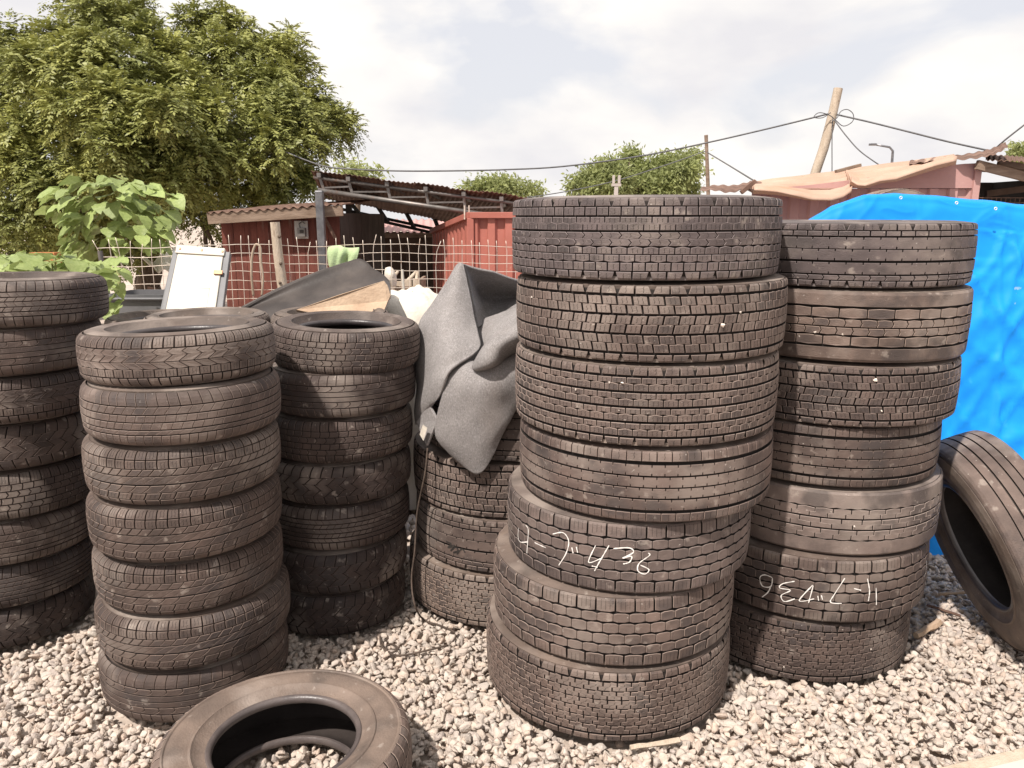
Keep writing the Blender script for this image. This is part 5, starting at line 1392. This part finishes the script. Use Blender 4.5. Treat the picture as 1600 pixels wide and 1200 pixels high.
def heart_leaf(seed):
    """broad pointed leaf lying along +Y, stalk end at the origin, unit length, folded along the midrib"""
    rg = random.Random(seed); W = [0,.30,.43,.47,.44,.36,.25,.12,0]; T = [0,-.05,.10,.28,.45,.62,.78,.91,1.0]
    mb = MB(); fold = rg.uniform(.10,.28); droop = rg.uniform(.15,.45)
    for i, (w, t) in enumerate(zip(W,T)):
        z = -droop*t*t+.02*math.sin(i*2.1)
        tt = max(0, t) if i != 1 else t
        mb.v.append((0, max(0,t), z))
        for s in (-1,1):
            mb.v.append((s*w*.55, tt, z+fold*w*.55*.55+.012*math.sin(i*1.7+s))); mb.v.append((s*w, tt+.01*math.sin(i*3), z+fold*w*.6+.03*math.sin(i*2.3+s*1.1)))
    for i in range(len(W)-1):
        a, b = i*5, (i+1)*5
        mb.f += [(a,b,b+1,a+1),(a+1,b+1,b+2,a+2),(a,a+3,b+3,b),(a+3,a+4,b+4,b+3)]
    m = mb.mesh('leaf', True); m.materials.append(M['broad_leaf']); return m
LEAVES = [heart_leaf(i) for i in range(6)]
def place_leaf(e, org, p, dirv, size, rg, k):
    d = Vector(dirv).normalized(); up = Vector((0,0,1)); x = d.cross(up)
    if x.length < .05: x = Vector((1,0,0))
    x.normalize(); z = x.cross(d); rot = Matrix((x,d,z)).transposed().to_4x4() @ Matrix.Rotation(rg.uniform(-.5,.5),4,'Y')
    o = bpy.data.objects.new('leaf', LEAVES[k % len(LEAVES)]); link(o, e)
    o.matrix_local = Matrix.Translation(Vector(p)-org) @ rot @ Matrix.Scale(size,4)
def leafy_bush():
    rg = random.Random(12); Y = 6.85; c = at(178,352,Y); org = Vector((c.x, Y, 0))
    e = tag(empty('leafy_bush', org), 'tall leafy bush with large heart-shaped bright green leaves by the fence', 'bush')
    mb = MB(); hub = Vector((c.x,Y,c.z-.28)); 
    mb.tube([Vector((0,0,0)), Vector((.03,0,.5)), Vector((-.02,0,1.0)), hub-org], [.028,.024,.02,.016], 7); mb.build('stem', M['stem'], e, smooth=True)
    br = MB(); k = 0
    spots = [(82,318),(95,308),(110,312),(98,335),(105,350),(90,340),(125,300),(140,303),(155,296),(170,292),(185,294),(200,300),(212,302),(228,306),(240,312),(255,318),(268,325),(262,338),(120,325),(138,322),(152,330),(170,315),(188,318),(205,322),(222,325),(240,330),
             (112,345),(128,345),(150,348),(160,342),(178,335),(196,345),(212,340),(228,348),(246,350),(258,352),(115,368),(130,368),(148,362),(165,372),(182,362),(198,368),(212,362),(230,368),(245,368),(120,388),(112,395),(135,392),(150,388),(175,385),(195,388),(215,385),(232,385),(248,385),(125,408),(140,405),(112,412),(250,372),(225,395)]
    for (px, py) in spots:
        for rep in range(3):
            yy = Y+rg.uniform(-.22,.18)+rep*.11; p = at(px+rg.uniform(-8,8), py-12+rg.uniform(-6,6), yy)
            rel = p-hub; out = Vector((rel.x, rel.y-.12, 0)); 
            if out.length < .02: out = Vector((rg.uniform(-1,1),-1,0))
            out.normalize(); tilt = rg.uniform(-.9,-.1) if py > 320 else rg.uniform(-.45,.25)
            d = out+Vector((rg.uniform(-.4,.4),rg.uniform(-.5,.1),tilt))
            place_leaf(e, org, p, d, rg.uniform(.115,.175), rg, k); k += 1
            if rep == 0 and k % 3 == 0: br.tube([hub-org, hub.lerp(p,.5)-org+Vector((0,0,.05)), p-org], [.008,.006,.004], 5)
    br.build('branches', M['stem'], e, smooth=True)
leafy_bush()
def low_bush():
    rg = random.Random(31); Y = 4.75; c = at(80,440,Y); org = Vector((c.x,Y,0))
    e = tag(empty('low_leafy_plant', org), 'low bright green leafy plant behind the leftmost tyre stack', 'bush')
    br = MB(); k = 0
    for i in range(86):
        px = rg.uniform(-30,178); top = np.interp(px,[-30,0,30,100,150,190],[392,396,394,396,408,425]); py = top+abs(rg.gauss(0,1))*15+4
        yy = Y+rg.uniform(-.3,.35); p = at(px, py, yy); d = Vector((rg.uniform(-1,1),rg.uniform(-1,.3),rg.uniform(-.35,.3)))
        place_leaf(e, org, p, d, rg.uniform(.085,.155), rg, k); k += 1
        if i % 4 == 0: br.tube([Vector((p.x*.3-org.x*.3,0,0)), (p-org)*.6, p-org], [.008,.006,.004], 5)
    for i in range(20):
        p = at(rg.uniform(163,192), rg.uniform(400,480), 5.3+rg.uniform(-.15,.15)); place_leaf(e, org, p, (rg.uniform(-1,1),rg.uniform(-1,0),rg.uniform(-.9,.1)), rg.uniform(.08,.13), rg, k); k += 1
    br.build('stems', M['stem'], e, smooth=True)
low_bush()
